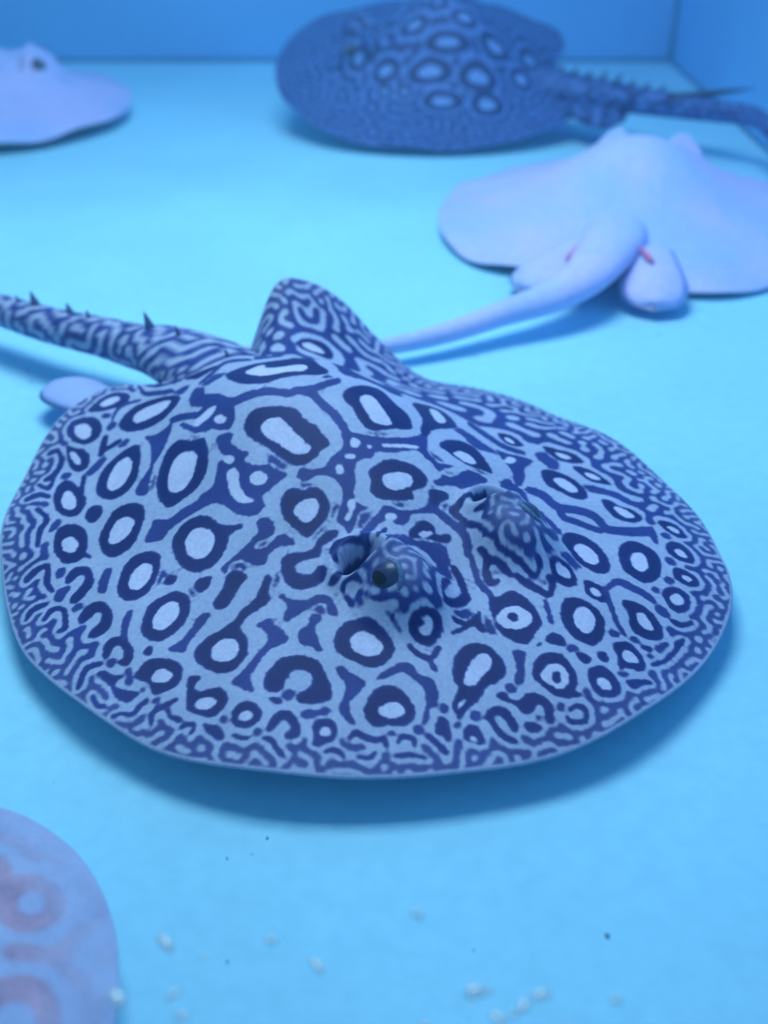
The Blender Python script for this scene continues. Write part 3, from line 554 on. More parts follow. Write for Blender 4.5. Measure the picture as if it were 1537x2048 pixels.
    ('L', [178.8, 63.3, 179.5, 67.7, 186.5, 66.5, 191.4, 63.8, 189.9, 60.3, 184.7, 59.6]),
    ('R', [197.4, 8.3, 195.2, 13.8, 197.7, 19.4, 203.8, 20.1, 210.8, 18.2, 214.2, 14.2, 213.5, 8.0, 208.5, 4.0, 202.6, 5.4]),
    ('L', [201.6, 9.7, 202.2, 13.7, 206.8, 14.8, 210.0, 12.7, 209.1, 9.1, 205.4, 8.3]),
    ('R', [188.7, 35.6, 190.9, 43.1, 195.2, 44.7, 200.8, 43.6, 208.2, 39.3, 208.7, 33.9, 204.2, 30.3, 203.1, 25.5, 195.2, 31.3]),
    ('L', [195.1, 35.0, 195.4, 39.6, 201.6, 40.3, 204.4, 38.5, 202.2, 33.7, 199.1, 32.1]),
    ('R', [145.6, 124.1, 142.0, 131.1, 145.5, 137.5, 154.6, 137.0, 162.3, 130.8, 161.2, 124.8, 155.3, 121.5, 150.5, 121.4]),
    ('L', [149.2, 127.3, 149.9, 132.3, 156.2, 131.4, 158.4, 128.1, 154.3, 125.6]),
    ('R', [174.7, 88.6, 171.9, 94.3, 173.8, 100.3, 179.8, 103.0, 186.1, 99.2, 189.4, 92.2, 187.8, 86.0, 182.4, 85.3]),
    ('L', [177.8, 91.1, 177.2, 97.1, 181.7, 98.1, 185.2, 95.6, 184.8, 90.6, 181.5, 88.9]),
    ('R', [123.6, 141.9, 125.9, 149.8, 133.5, 151.7, 142.6, 147.8, 140.8, 141.6, 133.4, 139.6]),
    ('L', [129.2, 143.0, 130.5, 147.6, 136.7, 147.9, 137.3, 144.1]),
    ('R', [161.9, 111.8, 163.9, 117.2, 170.7, 119.3, 176.2, 118.4, 178.9, 112.5, 174.7, 107.5, 168.6, 106.2]),
    ('L', [167.7, 111.4, 169.2, 115.3, 173.8, 115.7, 174.1, 111.0]),
    ('R', [147.3, 55.1, 151.9, 59.3, 158.0, 60.8, 165.3, 53.4, 161.2, 50.1, 155.2, 48.6]),
    ('L', [153.4, 53.5, 154.7, 56.5, 160.2, 56.7, 160.6, 53.2, 157.6, 51.1]),
    ('W', [160.2, 58.6, 158.2, 70.0, 163.6, 73.1, 170.1, 76.3, 177.0, 78.2, 177.8, 80.6, 175.4, 82.4, 167.8, 81.6, 160.6, 78.4, 154.0, 73.3, 156.9, 59.4, 159.0, 56.6]),
    ('W', [160.1, 58.5, 170.2, 51.7, 178.6, 47.0, 187.3, 44.4, 188.3, 45.4, 187.0, 47.1, 178.4, 50.2, 170.5, 54.8, 160.4, 61.0, 159.0, 60.6]),
    ('W', [121.5, 99.2, 126.1, 105.4, 130.6, 113.4, 132.9, 122.6, 131.2, 127.4, 128.3, 127.7, 125.0, 120.0, 120.6, 112.0, 117.2, 104.4, 118.4, 100.0]),
    ('W', [129.0, 127.4, 138.9, 120.6, 141.2, 121.5, 138.3, 126.1, 128.4, 133.0, 126.0, 132.0]),
    ('R', [171.6, -1.6, 171.4, 1.9, 170.6, 3.0, 169.9, 2.3, 170.2, -1.3, 171.0, -2.4]),
    ('R', [170.3, 4.7, 168.2, 10.0, 171.2, 14.1, 177.3, 12.8, 177.7, 10.2, 173.1, 5.4]),
    ('W', [167.0, -15.0, 170.7, -9.0, 177.1, -15.8, 183.9, -21.3, 184.2, -25.2, 181.6, -26.6, 177.4, -20.9, 171.7, -16.9]),
    ('R', [184.2, 13.1, 188.2, 17.3, 191.8, 17.2, 192.5, 11.9, 188.5, 11.2]),
    ('R', [189.8, 22.6, 190.9, 27.4, 196.5, 24.1, 194.1, 20.6]),
    ('W', [149.6, 22.2, 162.6, 14.9, 164.2, 15.3, 163.0, 17.5, 149.9, 25.0, 148.3, 24.4]),
    ('R', [209.5, 22.4, 211.0, 27.9, 214.7, 34.7, 217.3, 34.4, 215.5, 27.9, 216.2, 23.6, 213.3, 22.0]),
    ('R', [191.5, 77.0, 196.8, 79.6, 197.5, 87.6, 196.5, 90.1, 195.1, 89.1, 194.2, 82.9, 190.0, 80.3, 189.6, 78.2]),
    ('R', [197.9, 47.4, 201.4, 49.8, 201.4, 52.2, 199.6, 53.0, 196.2, 50.5, 196.1, 48.2]),
    ('R', [204.0, 67.5, 201.7, 73.4, 205.3, 63.4, 207.5, 52.7, 206.9, 45.2, 207.9, 42.8, 209.2, 43.6, 210.4, 51.6, 208.0, 63.7, 202.9, 76.5, 201.6, 68.4, 202.9, 66.1]),
    ('R', [131.5, -0.3, 134.1, 3.7, 134.3, 12.6, 139.0, 15.3, 146.2, 15.9, 154.5, 14.1, 160.7, 11.2, 164.6, 2.6, 167.3, -5.4, 162.3, -9.7, 156.0, -11.9, 147.0, -9.7]),
    ('L', [144.8, -6.6, 142.5, 0.9, 143.8, 7.6, 149.7, 10.4, 155.8, 9.5, 158.7, 3.4, 157.4, -3.2, 153.5, -7.6, 149.0, -8.6]),
    ('R', [147.4, -1.1, 147.0, 2.6, 150.3, 3.6, 152.7, 0.9, 151.9, -1.7]),
    ('R', [179.8, -12.2, 176.6, -6.1, 176.8, 0.4, 181.0, 5.4, 187.0, 5.4, 193.2, 4.0, 198.9, 0.1, 201.8, -4.3, 205.3, -2.2, 205.0, -5.2, 201.2, -12.4, 196.1, -15.2, 190.0, -16.0, 184.2, -16.2]),
    ('L', [185.5, -12.5, 182.9, -7.4, 183.5, -1.4, 188.0, 1.1, 193.9, -0.7, 197.5, -5.7, 196.8, -10.5, 192.1, -12.6, 188.0, -13.7]),
    ('R', [187.9, -6.6, 188.1, -3.5, 191.6, -4.5, 194.0, -7.9, 192.0, -9.2]),
    ('R', [164.6, -50.7, 157.0, -44.6, 151.9, -36.3, 152.6, -28.4, 157.7, -23.1, 163.0, -22.3, 169.7, -22.7, 176.1, -27.2, 177.2, -34.4, 176.8, -40.2, 180.1, -47.1, 181.1, -54.0, 183.1, -60.6, 184.8, -62.9, 179.4, -61.6, 175.7, -60.6, 171.3, -54.0, 168.1, -50.4]),
    ('L', [167.9, -47.2, 162.8, -41.0, 159.7, -33.2, 160.0, -27.2, 165.2, -26.3, 169.3, -30.8, 170.9, -37.3, 172.8, -43.0, 171.4, -47.0]),
    ('L', [177.7, -59.2, 175.5, -54.4, 176.5, -51.2, 178.4, -54.8, 179.4, -59.1]),
    ('R', [191.5, -50.0, 190.9, -46.2, 192.9, -44.1, 198.1, -44.4, 201.6, -45.0, 203.7, -43.8, 202.1, -41.4, 198.0, -39.6, 191.0, -39.5, 186.6, -44.2, 188.1, -50.3, 190.3, -52.3]),
    ('R', [191.3, -50.8, 197.9, -52.5, 204.0, -51.2, 207.8, -47.9, 208.1, -45.8, 206.2, -45.5, 202.6, -47.9, 197.4, -48.9, 191.4, -48.0, 189.9, -49.1]),
    ('R', [182.9, -39.2, 183.0, -34.1, 188.1, -34.4, 190.7, -30.4, 190.0, -24.6, 193.8, -20.5, 200.2, -18.9, 205.7, -21.9, 209.8, -26.7, 206.2, -27.6, 201.2, -24.0, 197.4, -24.9, 199.5, -29.9, 197.7, -34.5, 192.6, -34.2, 187.2, -37.7]),
    ('R', [201.6, -38.0, 202.3, -34.4, 206.9, -31.3, 209.0, -34.2, 206.1, -38.8]),
    ('R', [209.5, -16.0, 209.2, -11.0, 212.0, -8.9, 215.0, -11.0, 214.5, -13.3, 211.6, -16.8, 209.1, -15.2, 207.6, -15.5, 208.4, -17.3, 212.6, -19.8, 216.8, -15.1, 217.1, -9.6, 211.6, -5.7, 206.6, -9.2, 207.4, -15.8, 208.5, -17.3]),
    ('R', [191.6, -66.5, 188.1, -62.6, 188.4, -59.0, 192.4, -57.3, 199.3, -59.1, 198.9, -62.7, 195.9, -66.0]),
    ('L', [193.5, -65.1, 193.7, -62.3, 196.7, -60.9, 197.6, -62.6]),
    ('R', [181.3, -74.8, 177.3, -69.7, 178.9, -67.1, 187.5, -70.0, 190.6, -74.4, 186.7, -74.2, 184.3, -76.2]),
    ('R', [182.3, -81.2, 187.0, -80.4, 194.2, -79.3, 195.3, -77.9, 193.8, -76.8, 186.2, -77.4, 181.4, -78.8, 180.6, -80.3]),
    ('R', [134.5, -27.7, 139.7, -23.2, 139.8, -17.9, 136.8, -10.9, 143.6, -15.5, 150.0, -17.7, 149.6, -20.6, 144.5, -20.7, 143.7, -26.5, 144.1, -34.2, 141.5, -33.3, 141.7, -25.9, 137.6, -29.1]),
    ('R', [116.8, -20.8, 111.4, -12.4, 115.0, -13.1, 122.3, -22.4, 125.9, -25.3, 126.5, -20.2, 123.2, -11.8, 120.5, -7.4, 115.0, -4.0, 124.4, -7.8, 129.0, -10.0, 131.5, -17.6, 130.9, -24.8, 128.3, -28.2]),
    ('R', [105.5, -4.8, 113.6, -7.3, 122.8, -11.1, 124.6, -10.1, 122.4, -7.2, 113.1, -2.5, 104.9, -1.0, 103.4, -2.4]),
    ('R', [40.7, -157.3, 33.0, -152.2, 26.5, -145.6, 25.8, -138.5, 28.1, -130.8, 34.9, -127.5, 42.8, -129.7, 49.6, -135.3, 53.2, -141.0, 54.6, -147.4, 53.4, -154.3, 46.8, -157.5]),
    ('L', [40.6, -151.1, 35.1, -147.0, 31.9, -140.6, 33.2, -135.4, 38.2, -133.6, 44.5, -137.4, 47.3, -142.7, 48.3, -147.9, 45.8, -151.4]),
    ('R', [75.2, -144.8, 70.0, -139.7, 68.5, -132.2, 68.9, -123.9, 68.7, -118.0, 75.5, -118.1, 84.1, -119.3, 91.3, -123.5, 94.4, -129.1, 95.6, -135.3, 91.7, -140.5, 83.6, -144.3]),
    ('L', [77.9, -137.0, 74.8, -132.9, 74.9, -127.3, 79.4, -123.2, 85.3, -124.2, 89.2, -128.9, 88.6, -134.1, 83.9, -138.0]),
    ('R', [66.0, -173.3, 61.7, -167.6, 61.8, -161.3, 66.9, -155.6, 74.1, -152.0, 80.1, -154.3, 84.6, -159.4, 84.3, -165.5, 81.7, -171.2, 75.4, -169.9, 69.4, -172.2]),
    ('L', [72.1, -167.8, 69.5, -163.3, 71.3, -159.7, 76.6, -157.4, 79.8, -160.5, 78.8, -164.4, 75.4, -167.6]),
    ('R', [85.5, -154.0, 84.7, -151.3, 88.4, -147.8, 90.6, -152.6, 94.0, -154.5, 97.5, -149.2, 100.1, -144.3, 108.5, -144.1, 112.4, -149.4, 112.8, -155.8, 106.8, -159.6, 100.6, -162.5]),
    ('L', [100.2, -158.7, 99.4, -154.7, 102.4, -150.1, 106.7, -148.9, 108.3, -152.5, 107.0, -156.2, 103.3, -158.7]),
    ('R', [10.9, -176.3, 9.1, -170.3, 9.6, -167.5, 13.5, -167.6, 17.7, -170.8, 19.0, -176.9, 22.8, -179.4, 26.2, -177.2, 26.0, -169.5, 17.0, -163.0, 3.5, -163.0, -0.2, -169.9, 4.0, -177.0, 8.5, -179.0]),
    ('R', [44.7, -177.6, 40.3, -172.9, 40.9, -170.4, 47.4, -170.4, 51.8, -173.1, 50.6, -173.1, 51.4, -175.7, 55.0, -175.2, 57.4, -171.4, 49.0, -166.2, 36.5, -166.6, 33.4, -173.4, 40.2, -179.3, 44.3, -180.2]),
    ('W', [39.5, -164.9, 31.8, -160.4, 25.2, -155.0, 21.8, -154.2, 21.5, -156.4, 27.7, -162.6, 36.9, -167.0, 40.3, -167.0]),
    ('R', [-25.9, -169.1, -28.1, -164.6, -25.9, -161.2, -21.5, -162.5, -17.5, -168.5, -14.5, -174.2, -10.4, -176.0, -7.9, -173.8, -9.5, -167.7, -15.5, -159.7, -30.1, -156.7, -37.1, -163.5, -32.6, -169.8, -27.9, -171.5]),
    ('W', [61.3, -152.7, 61.0, -145.1, 57.7, -137.7, 52.8, -130.3, 54.6, -124.5, 58.3, -127.6, 61.6, -135.1, 64.8, -142.4, 68.8, -147.4]),
    ('R', [55.5, -163.6, 52.4, -159.3, 55.2, -157.9, 59.4, -160.9]),
    ('R', [50.5, -120.3, 45.5, -111.5, 38.9, -104.7, 41.6, -99.2, 47.7, -97.7, 50.6, -103.5, 52.5, -110.5, 56.9, -115.1, 56.2, -120.5]),
    ('R', [49.9, -187.2, 51.1, -183.2, 57.7, -180.9, 61.7, -176.5, 62.5, -181.4, 64.7, -183.3, 69.9, -180.4, 76.5, -175.8, 77.8, -179.9, 76.8, -183.8, 69.5, -186.4, 63.0, -185.2, 54.7, -186.7]),
    ('R', [44.0, -182.3, 40.6, -189.6, 46.1, -195.1, 50.0, -198.3, 52.5, -198.7, 52.9, -197.1, 49.7, -193.7, 45.0, -189.4, 47.4, -183.0, 46.2, -181.4]),
    ('R', [81.3, -174.5, 82.1, -180.4, 83.8, -183.3, 79.5, -188.0, 78.5, -192.1, 79.3, -193.2, 80.8, -192.4, 82.2, -188.9, 86.8, -183.9, 85.1, -179.9, 83.9, -174.3, 82.4, -173.3]),
    ('R', [91.1, -163.3, 89.8, -169.9, 89.4, -176.4, 96.0, -180.5, 97.7, -180.5, 97.5, -179.1, 92.4, -175.5, 92.9, -170.1, 93.6, -163.6, 92.5, -162.4]),
    ('R', [95.0, -171.2, 100.4, -171.3, 104.9, -168.8, 105.5, -167.2, 103.2, -166.9, 99.2, -168.7, 94.8, -169.0, 93.3, -170.1]),
    ('R', [115.4, -160.8, 118.9, -155.7, 126.5, -156.5, 125.9, -159.7, 119.6, -161.4]),
    ('R', [108.5, -169.9, 110.7, -165.2, 113.2, -167.9, 115.3, -168.0, 115.2, -166.5, 109.2, -162.8, 106.0, -169.2, 106.7, -170.7]),
    ('R', [61.7, -195.4, 69.4, -196.1, 72.9, -192.5, 72.6, -190.9, 70.5, -191.3, 68.3, -193.7, 62.2, -193.3, 60.2, -194.2]),
    ('R', [-18.6, -198.1, -21.9, -193.0, -19.8, -185.5, -21.5, -184.1, -23.7, -185.0, -27.0, -193.0, -22.2, -198.8, -19.6, -199.5]),
    ('R', [-9.0, -191.3, -11.6, -185.6, -8.4, -182.3, 3.6, -186.5, 2.8, -189.0, 4.4, -190.4, 6.5, -189.4, 7.1, -184.8, -8.7, -179.5, -16.7, -185.1, -12.8, -191.7, -10.2, -192.7]),
    ('R', [-49.9, -186.2, -52.0, -179.3, -52.3, -174.7, -40.4, -179.9, -29.9, -180.5, -26.9, -179.4, -29.7, -177.8, -38.0, -176.9, -53.7, -171.2, -58.5, -179.1, -55.2, -186.5, -52.0, -187.8]),
    ('R', [112.3, -84.9, 107.4, -79.6, 106.6, -73.0, 110.7, -66.8, 116.4, -63.7, 123.1, -62.5, 131.0, -62.2, 135.9, -65.9, 138.2, -72.5, 136.5, -79.1, 130.8, -82.9, 123.3, -86.5, 117.7, -87.6]),
    ('L', [117.5, -79.5, 114.4, -75.5, 115.8, -70.4, 120.8, -68.0, 127.4, -66.6, 131.6, -68.7, 132.0, -73.9, 127.7, -78.8, 122.1, -80.8]),
    ('R', [111.3, -126.2, 106.6, -119.6, 105.1, -112.0, 107.5, -105.0, 113.2, -100.1, 119.5, -98.4, 127.8, -100.2, 134.8, -102.0, 139.8, -106.3, 138.2, -112.6, 134.6, -117.6, 130.2, -119.5, 128.4, -115.5, 128.0, -109.7, 122.9, -105.4, 118.5, -106.3, 115.0, -110.7, 116.8, -116.5, 120.7, -120.8, 120.7, -125.4, 116.6, -127.5]),
    ('R', [153.7, -96.1, 149.8, -90.6, 147.5, -84.1, 149.2, -78.6, 155.0, -75.1, 161.7, -75.2, 167.5, -76.2, 171.8, -80.9, 171.7, -86.5, 167.1, -92.6, 164.7, -97.4, 159.7, -98.5]),
    ('L', [158.0, -91.6, 156.4, -87.6, 157.9, -83.0, 161.6, -80.0, 165.6, -80.6, 167.5, -83.4, 165.9, -88.0, 161.8, -91.6]),
    ('R', [117.2, -146.9, 114.9, -141.9, 118.7, -136.1, 126.7, -135.9, 130.5, -141.3, 129.3, -146.8, 123.3, -150.3]),
    ('L', [121.2, -146.5, 120.0, -143.1, 122.2, -139.9, 126.3, -140.1, 126.7, -143.0, 124.5, -146.2]),
    ('R', [138.6, -137.4, 136.6, -132.6, 136.3, -129.4, 141.3, -129.7, 144.2, -130.6, 142.9, -132.4, 144.0, -135.0, 146.8, -134.0, 148.5, -128.9, 141.6, -125.3, 132.6, -125.8, 131.4, -132.9, 134.8, -138.5, 137.7, -139.8]),
    ('R', [146.4, -120.7, 146.3, -116.2, 150.5, -111.6, 156.2, -112.7, 159.2, -117.5, 158.8, -122.6, 156.5, -127.3, 151.9, -123.4]),
    ('L', [151.2, -120.7, 150.5, -117.1, 153.8, -114.7, 156.4, -117.0, 155.6, -120.5]),
    ('W', [78.5, -110.2, 79.4, -102.9, 84.6, -103.2, 92.7, -101.4, 97.6, -103.5, 96.9, -110.8, 96.9, -115.5, 100.3, -122.3, 104.6, -129.5, 114.2, -133.3, 107.4, -136.7, 101.6, -138.8, 100.0, -133.3, 96.8, -124.9, 93.8, -117.5, 91.2, -111.2, 84.9, -109.2]),
    ('W', [70.8, -92.6, 71.3, -89.0, 75.0, -89.3, 81.4, -83.3, 83.9, -74.9, 88.4, -71.8, 96.3, -73.0, 100.1, -74.6, 97.4, -77.8, 90.1, -75.9, 87.2, -81.1, 87.2, -89.1, 87.1, -97.0, 84.6, -98.3, 78.5, -91.5]),
    ('W', [96.1, -95.8, 95.8, -89.7, 91.2, -85.7, 92.9, -82.8, 97.4, -82.8, 99.6, -88.2, 107.3, -91.3, 113.8, -92.8, 112.8, -95.0, 107.4, -96.3, 103.5, -99.6]),
    ('W', [126.6, -93.6, 126.9, -89.9, 131.5, -90.2, 138.4, -87.3, 142.8, -87.5, 145.1, -93.9, 145.7, -98.1, 149.8, -101.9, 158.8, -104.4, 154.0, -106.6, 146.6, -106.2, 142.7, -100.7, 137.4, -95.2, 130.3, -95.1]),
    ('W', [143.3, -82.0, 141.7, -76.0, 141.9, -67.3, 145.6, -62.0, 151.9, -62.8, 157.8, -59.3, 163.9, -60.1, 171.9, -66.4, 170.9, -69.6, 176.4, -75.7, 176.0, -79.3, 168.9, -70.9, 161.2, -66.0, 152.9, -66.6, 146.7, -68.9, 145.6, -76.9]),
    ('R', [129.0, -50.7, 128.2, -46.0, 129.6, -39.8, 132.2, -35.5, 136.6, -35.7, 141.1, -40.2, 142.8, -47.7, 139.5, -51.4, 133.0, -53.6]),
    ('L', [130.7, -49.9, 130.6, -45.8, 132.3, -39.8, 135.8, -40.3, 138.4, -44.4, 137.0, -48.5, 133.7, -49.1]),
    ('R', [131.6, -51.2, 133.6, -45.6, 133.2, -44.0, 132.1, -45.1, 130.1, -50.8, 130.3, -52.2]),
    ('R', [137.3, -57.9, 143.6, -57.5, 150.2, -52.9, 146.8, -44.4, 145.0, -43.3, 144.4, -45.1, 147.0, -51.5, 142.1, -54.3, 136.9, -55.4, 135.7, -56.9]),
    ('W', [150.2, -54.8, 155.3, -55.8, 156.8, -54.7, 155.3, -53.1, 150.1, -52.1, 148.7, -53.2]),
    ('R', [118.2, -59.5, 122.2, -57.9, 129.4, -58.0, 130.5, -57.2, 129.9, -56.4, 122.8, -56.1, 118.1, -58.3, 117.1, -59.3]),
    ('R', [122.8, -56.6, 123.8, -53.3, 123.4, -52.8, 122.6, -53.6, 121.5, -56.9, 121.8, -57.4]),
    ('R', [52.1, -120.2, 48.1, -115.0, 43.6, -107.5, 39.2, -102.9, 43.8, -98.5, 47.7, -97.7, 50.9, -104.7, 54.9, -111.0, 57.9, -115.7, 55.8, -119.4]),
    ('R', [70.8, -120.2, 65.4, -112.2, 63.5, -102.1, 57.8, -94.7, 54.3, -89.5, 57.9, -88.7, 63.8, -94.3, 69.6, -96.9, 70.6, -103.5, 70.5, -111.3, 73.7, -117.0]),
    ('R', [121.2, -129.4, 123.2, -126.1, 128.5, -124.8, 126.9, -128.3]),
    ('R', [129.0, -154.0, 134.0, -151.4, 135.7, -147.7, 135.2, -146.4, 133.7, -146.9, 131.9, -149.9, 127.6, -152.5, 127.3, -153.8]),
    ('R', [140.3, -143.9, 143.0, -141.9, 148.9, -142.3, 153.5, -141.3, 154.6, -140.1, 153.0, -139.2, 148.5, -139.5, 141.9, -139.2, 138.4, -142.2, 138.3, -143.9]),
    ('R', [115.3, -161.5, 122.0, -159.5, 126.2, -159.3, 127.9, -158.2, 126.1, -157.0, 120.9, -156.7, 113.9, -159.3, 113.0, -160.9]),
    ('R', [164.1, -110.6, 163.3, -107.3, 166.9, -106.2, 171.6, -102.6, 172.6, -99.4, 175.7, -100.3, 177.4, -99.5, 176.2, -97.8, 170.9, -96.3, 168.9, -100.3, 164.9, -103.3, 160.1, -105.5, 161.5, -111.0, 163.2, -112.3]),
    ('R', [178.6, -93.3, 177.1, -91.0, 179.9, -88.0, 182.7, -89.5, 184.3, -89.1, 183.5, -87.5, 178.9, -85.2, 174.3, -90.0, 176.6, -94.2, 178.3, -94.9]),
    ('R', [92.9, -65.2, 91.2, -62.9, 93.8, -59.9, 98.8, -59.1, 100.8, -58.3, 99.2, -57.7, 92.1, -58.7, 87.9, -63.5, 90.5, -66.4, 92.5, -66.6]),
    ('R', [94.8, -67.2, 101.3, -67.5, 103.3, -66.6, 102.0, -65.5, 95.4, -65.0, 93.4, -66.0]),
    ('R', [104.8, -61.1, 112.5, -59.1, 119.5, -52.7, 119.7, -51.4, 118.3, -52.1, 111.2, -57.8, 104.5, -59.7, 102.9, -60.7]),
    ('R', [163.0, -124.3, 164.8, -120.7, 169.5, -118.9, 170.1, -117.5, 168.6, -116.9, 162.8, -118.7, 161.0, -123.4, 161.5, -124.9]),
    ('R', [173.2, -113.7, 177.6, -109.0, 176.0, -104.5, 174.6, -103.7, 174.0, -105.1, 175.1, -108.0, 171.6, -112.2, 171.6, -113.8]),
    ('R', [183.0, -99.4, 186.2, -93.7, 190.9, -89.1, 191.0, -87.5, 189.5, -87.4, 184.1, -92.0, 181.1, -98.3, 181.4, -99.9]),
]

def lam_main(x, y):
    r = MAIN.rho(x, y); l = np.interp(r, [0, .55, .72, .84, .93, 1.0], [.026, .024, .017, .0105, .0068, .0054])
    for sg in (1, -1):
        q = np.hypot(x-MAIN.eye_x+.002, y-sg*MAIN.eye_y)
        l = l+(.0048-l)*np.exp(-(q/.0265)**8)
    return l
marks = []
for kind, f in MARKS:
    P = np.array(f).reshape(-1, 2)/1000; c = P.mean(0)
    near = min(np.hypot(c[0]-MAIN.eye_x, c[1]-sg*MAIN.eye_y) for sg in (1, -1))
    if near > .012: marks.append((kind, f))
for sg in (1, -1):   # dark lining of the two spiracles, with the hollow's shade painted in
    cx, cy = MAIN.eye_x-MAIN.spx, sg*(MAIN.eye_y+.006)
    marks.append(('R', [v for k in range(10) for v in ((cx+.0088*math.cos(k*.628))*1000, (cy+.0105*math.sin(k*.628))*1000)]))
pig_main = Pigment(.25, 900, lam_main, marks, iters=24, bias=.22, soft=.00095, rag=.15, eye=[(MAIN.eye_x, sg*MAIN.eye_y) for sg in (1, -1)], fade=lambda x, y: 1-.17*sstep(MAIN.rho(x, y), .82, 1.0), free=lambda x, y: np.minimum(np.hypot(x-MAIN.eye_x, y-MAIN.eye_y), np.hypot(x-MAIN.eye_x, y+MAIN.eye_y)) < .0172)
pig_tile = Pigment(.06, 192, lambda x, y: .012+0*x, iters=24, bias=.15, seed=5)
root = empty('stingray', (MAIN_POS[0], MAIN_POS[1], 0), (0, 0, MAIN_HEAD))
tag(root, 'dark blue and pale leopard-patterned stingray with raised eyes, hovering over its own shadow', 'stingray')
tailw = [(-.073, .6195, .050), (-.100, .656, .056), (-.130, .693, .0545), (-.1629, .729, .050), (-.1860, .7475, .0455), (-.2226, .7726, .043), (-.2702, .800, .041), (-.3215, .8343, .040), (-.404, .8872, .038), (-.50, .95, .030), (-.60, 1.0, .022), (-.68, 1.03, .015)]
tail_l = to_local(MAIN_POS, MAIN_HEAD, tailw)
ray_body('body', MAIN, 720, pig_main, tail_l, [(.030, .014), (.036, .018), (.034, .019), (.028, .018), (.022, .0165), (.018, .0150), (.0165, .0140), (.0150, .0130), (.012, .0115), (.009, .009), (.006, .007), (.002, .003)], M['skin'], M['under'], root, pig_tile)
add_eyes(MAIN, root, M)
for (wx, wy, wz), ln, rd in zip([(-.283, .811, .053), (-.249, .789, .055), (-.2315, .778, .0565), (-.1745, .737, .064), (-.149, .7115, .072), (-.137, .699, .0735), (-.127, .688, .077), (-.117, .677, .079), (-.107, .666, .083), (-.200, .757, .0575), (-.30, .8205, .0525)],
                               [.012, .009, .006, .0135, .006, .005, .006, .005, .006, .005, .006], [.0042, .0034, .0026, .0042, .002, .002, .002, .002, .002, .002, .002]):
    p = to_local(MAIN_POS, MAIN_HEAD, [(wx, wy, wz)])[0]
    if -p[0] < .19:
        p = (p[0], p[1], float(MAIN.top(np.array(p[0]), np.array(p[1])))-.001)
    thorn(root, p, (-.55, 0, 1), ln, rd, M['thorn'])
lob = to_local(MAIN_POS, MAIN_HEAD, [(-.195, .690, .018), (-.257, .742, .018)])
o = fin_lobe('pelvic_fin', root, lob[0], lob[1], .055, M['rim_lav'], .005, .004); o['label'] = 'plain lavender pelvic fin'
lob = to_local(MAIN_POS, MAIN_HEAD, [(-.10, .735, .030), (-.09, .80, .020)])
fin_lobe('pelvic_fin', root, lob[0], lob[1], .06, M['skin'], .005, .004, pig=pig_main)

# ------------------------------------------------------------------ other rays share a generic disc
GEN_OUT = [(0, .222), (25, .224), (50, .220), (80, .214), (110, .218), (135, .232), (150, .238), (162, .225), (172, .200), (180, .190), (-172, .200), (-162, .225), (-150, .238), (-135, .232), (-110, .218), (-80, .214), (-50, .220), (-25, .224)]
def gen_shape(lift=((0, .004), (90, .004), (180, .004), (-90, .004)), **kw): return RayShape(GEN_OUT, list(lift), **kw)

# pale ray at the right, tail swung towards the leopard ray
P2, H2 = (.280, 1.190, 0), R(70)
s2 = gen_shape([(0, .004), (60, .006), (90, .004), (125, .004), (150, .002), (180, .0), (-150, 0), (-120, .004), (-90, .010), (-60, .006)], wave=.0022, hump=.050, dome=.034, hx=.015, spir=.006, z0=.008, eye_h=.016)
root = empty('stingray', P2, (0, 0, H2)); tag(root, 'pale lavender-white stingray facing away, its tail curving behind the leopard-patterned ray', 'stingray')
tw = [(.254, 1.110, .026), (.2370, 1.060, .034), (.2240, 1.012, .038), (.2050, .9650, .039), (.1800, .9180, .036), (.1461, .8870, .030), (.1003, .8611, .025), (.0558, .8359, .020), (.0132, .8171, .017), (-.0284, .8085, .015), (-.09, .81, .012), (-.14, .83, .010)]
ray_body('body', s2, 150, None, to_local(P2, H2, tw), [(.026, .014), (.032, .016), (.031, .017), (.027, .0165), (.022, .015), (.0175, .013), (.0125, .0105), (.010, .009), (.008, .0075), (.0065, .006), (.005, .005), (.002, .002)], M['pale'], M['under'], root)
add_eyes(s2, root, {'eye': M['pale'], 'lid': M['pale'], 'pupil': M['pupil']}, size=.009)
for a_, b_, wd in (((.205, 1.02, .034), (.130, .948, .010), .075), ((.262, 1.005, .034), (.246, .905, .010), .070)):
    q = to_local(P2, H2, [a_, b_]); fin_lobe('pelvic_fin', root, q[0], q[1], wd, M['pale'], .008, .010)
M['pink'] = plain('pink_fold', (.62, .20, .36), .5, .15, .2)
for a_, b_ in (((.196, 1.0, .046), (.172, .965, .036)), ((.246, .985, .042), (.252, .955, .037))):
    q = to_local(P2, H2, [a_, b_]); o = fin_lobe('fin_fold', root, q[0], q[1], .007, M['pink'], .003, .002); o['label'] = 'pink fold beside the pelvic fin'

# pale ray by the back wall on the left
P3, H3 = (-.640, 1.690, 0), R(12)
s3 = gen_shape([(0, .012), (60, .02), (90, .012), (180, .004), (-120, .004), (-60, .004)], wave=.0025, hump=.050, dome=.040, hx=0.0, z0=.012, spir=.006)
root = empty('stingray', P3, (0, 0, H3), 1.12); tag(root, 'pale bluish-white stingray with one small dark eye, near the back wall', 'stingray')
tl = [(-.12, 0, .05), (-.19, .0, .035), (-.26, .02, .03), (-.36, .05, .02), (-.46, .06, .012)]
TR = [(.034, .02), (.026, .017), (.018, .014), (.010, .009), (.003, .003)]
M['pale2'] = pale_mat('pale_blue_skin', (.40, .52, .92), (.56, .54, .92))
ray_body('body', s3, 130, None, tl, TR, M['pale2'], M['under'], root)
add_eyes(s3, root, {'eye': M['eye'], 'lid': M['lid'], 'pupil': M['pupil']}, size=.012)

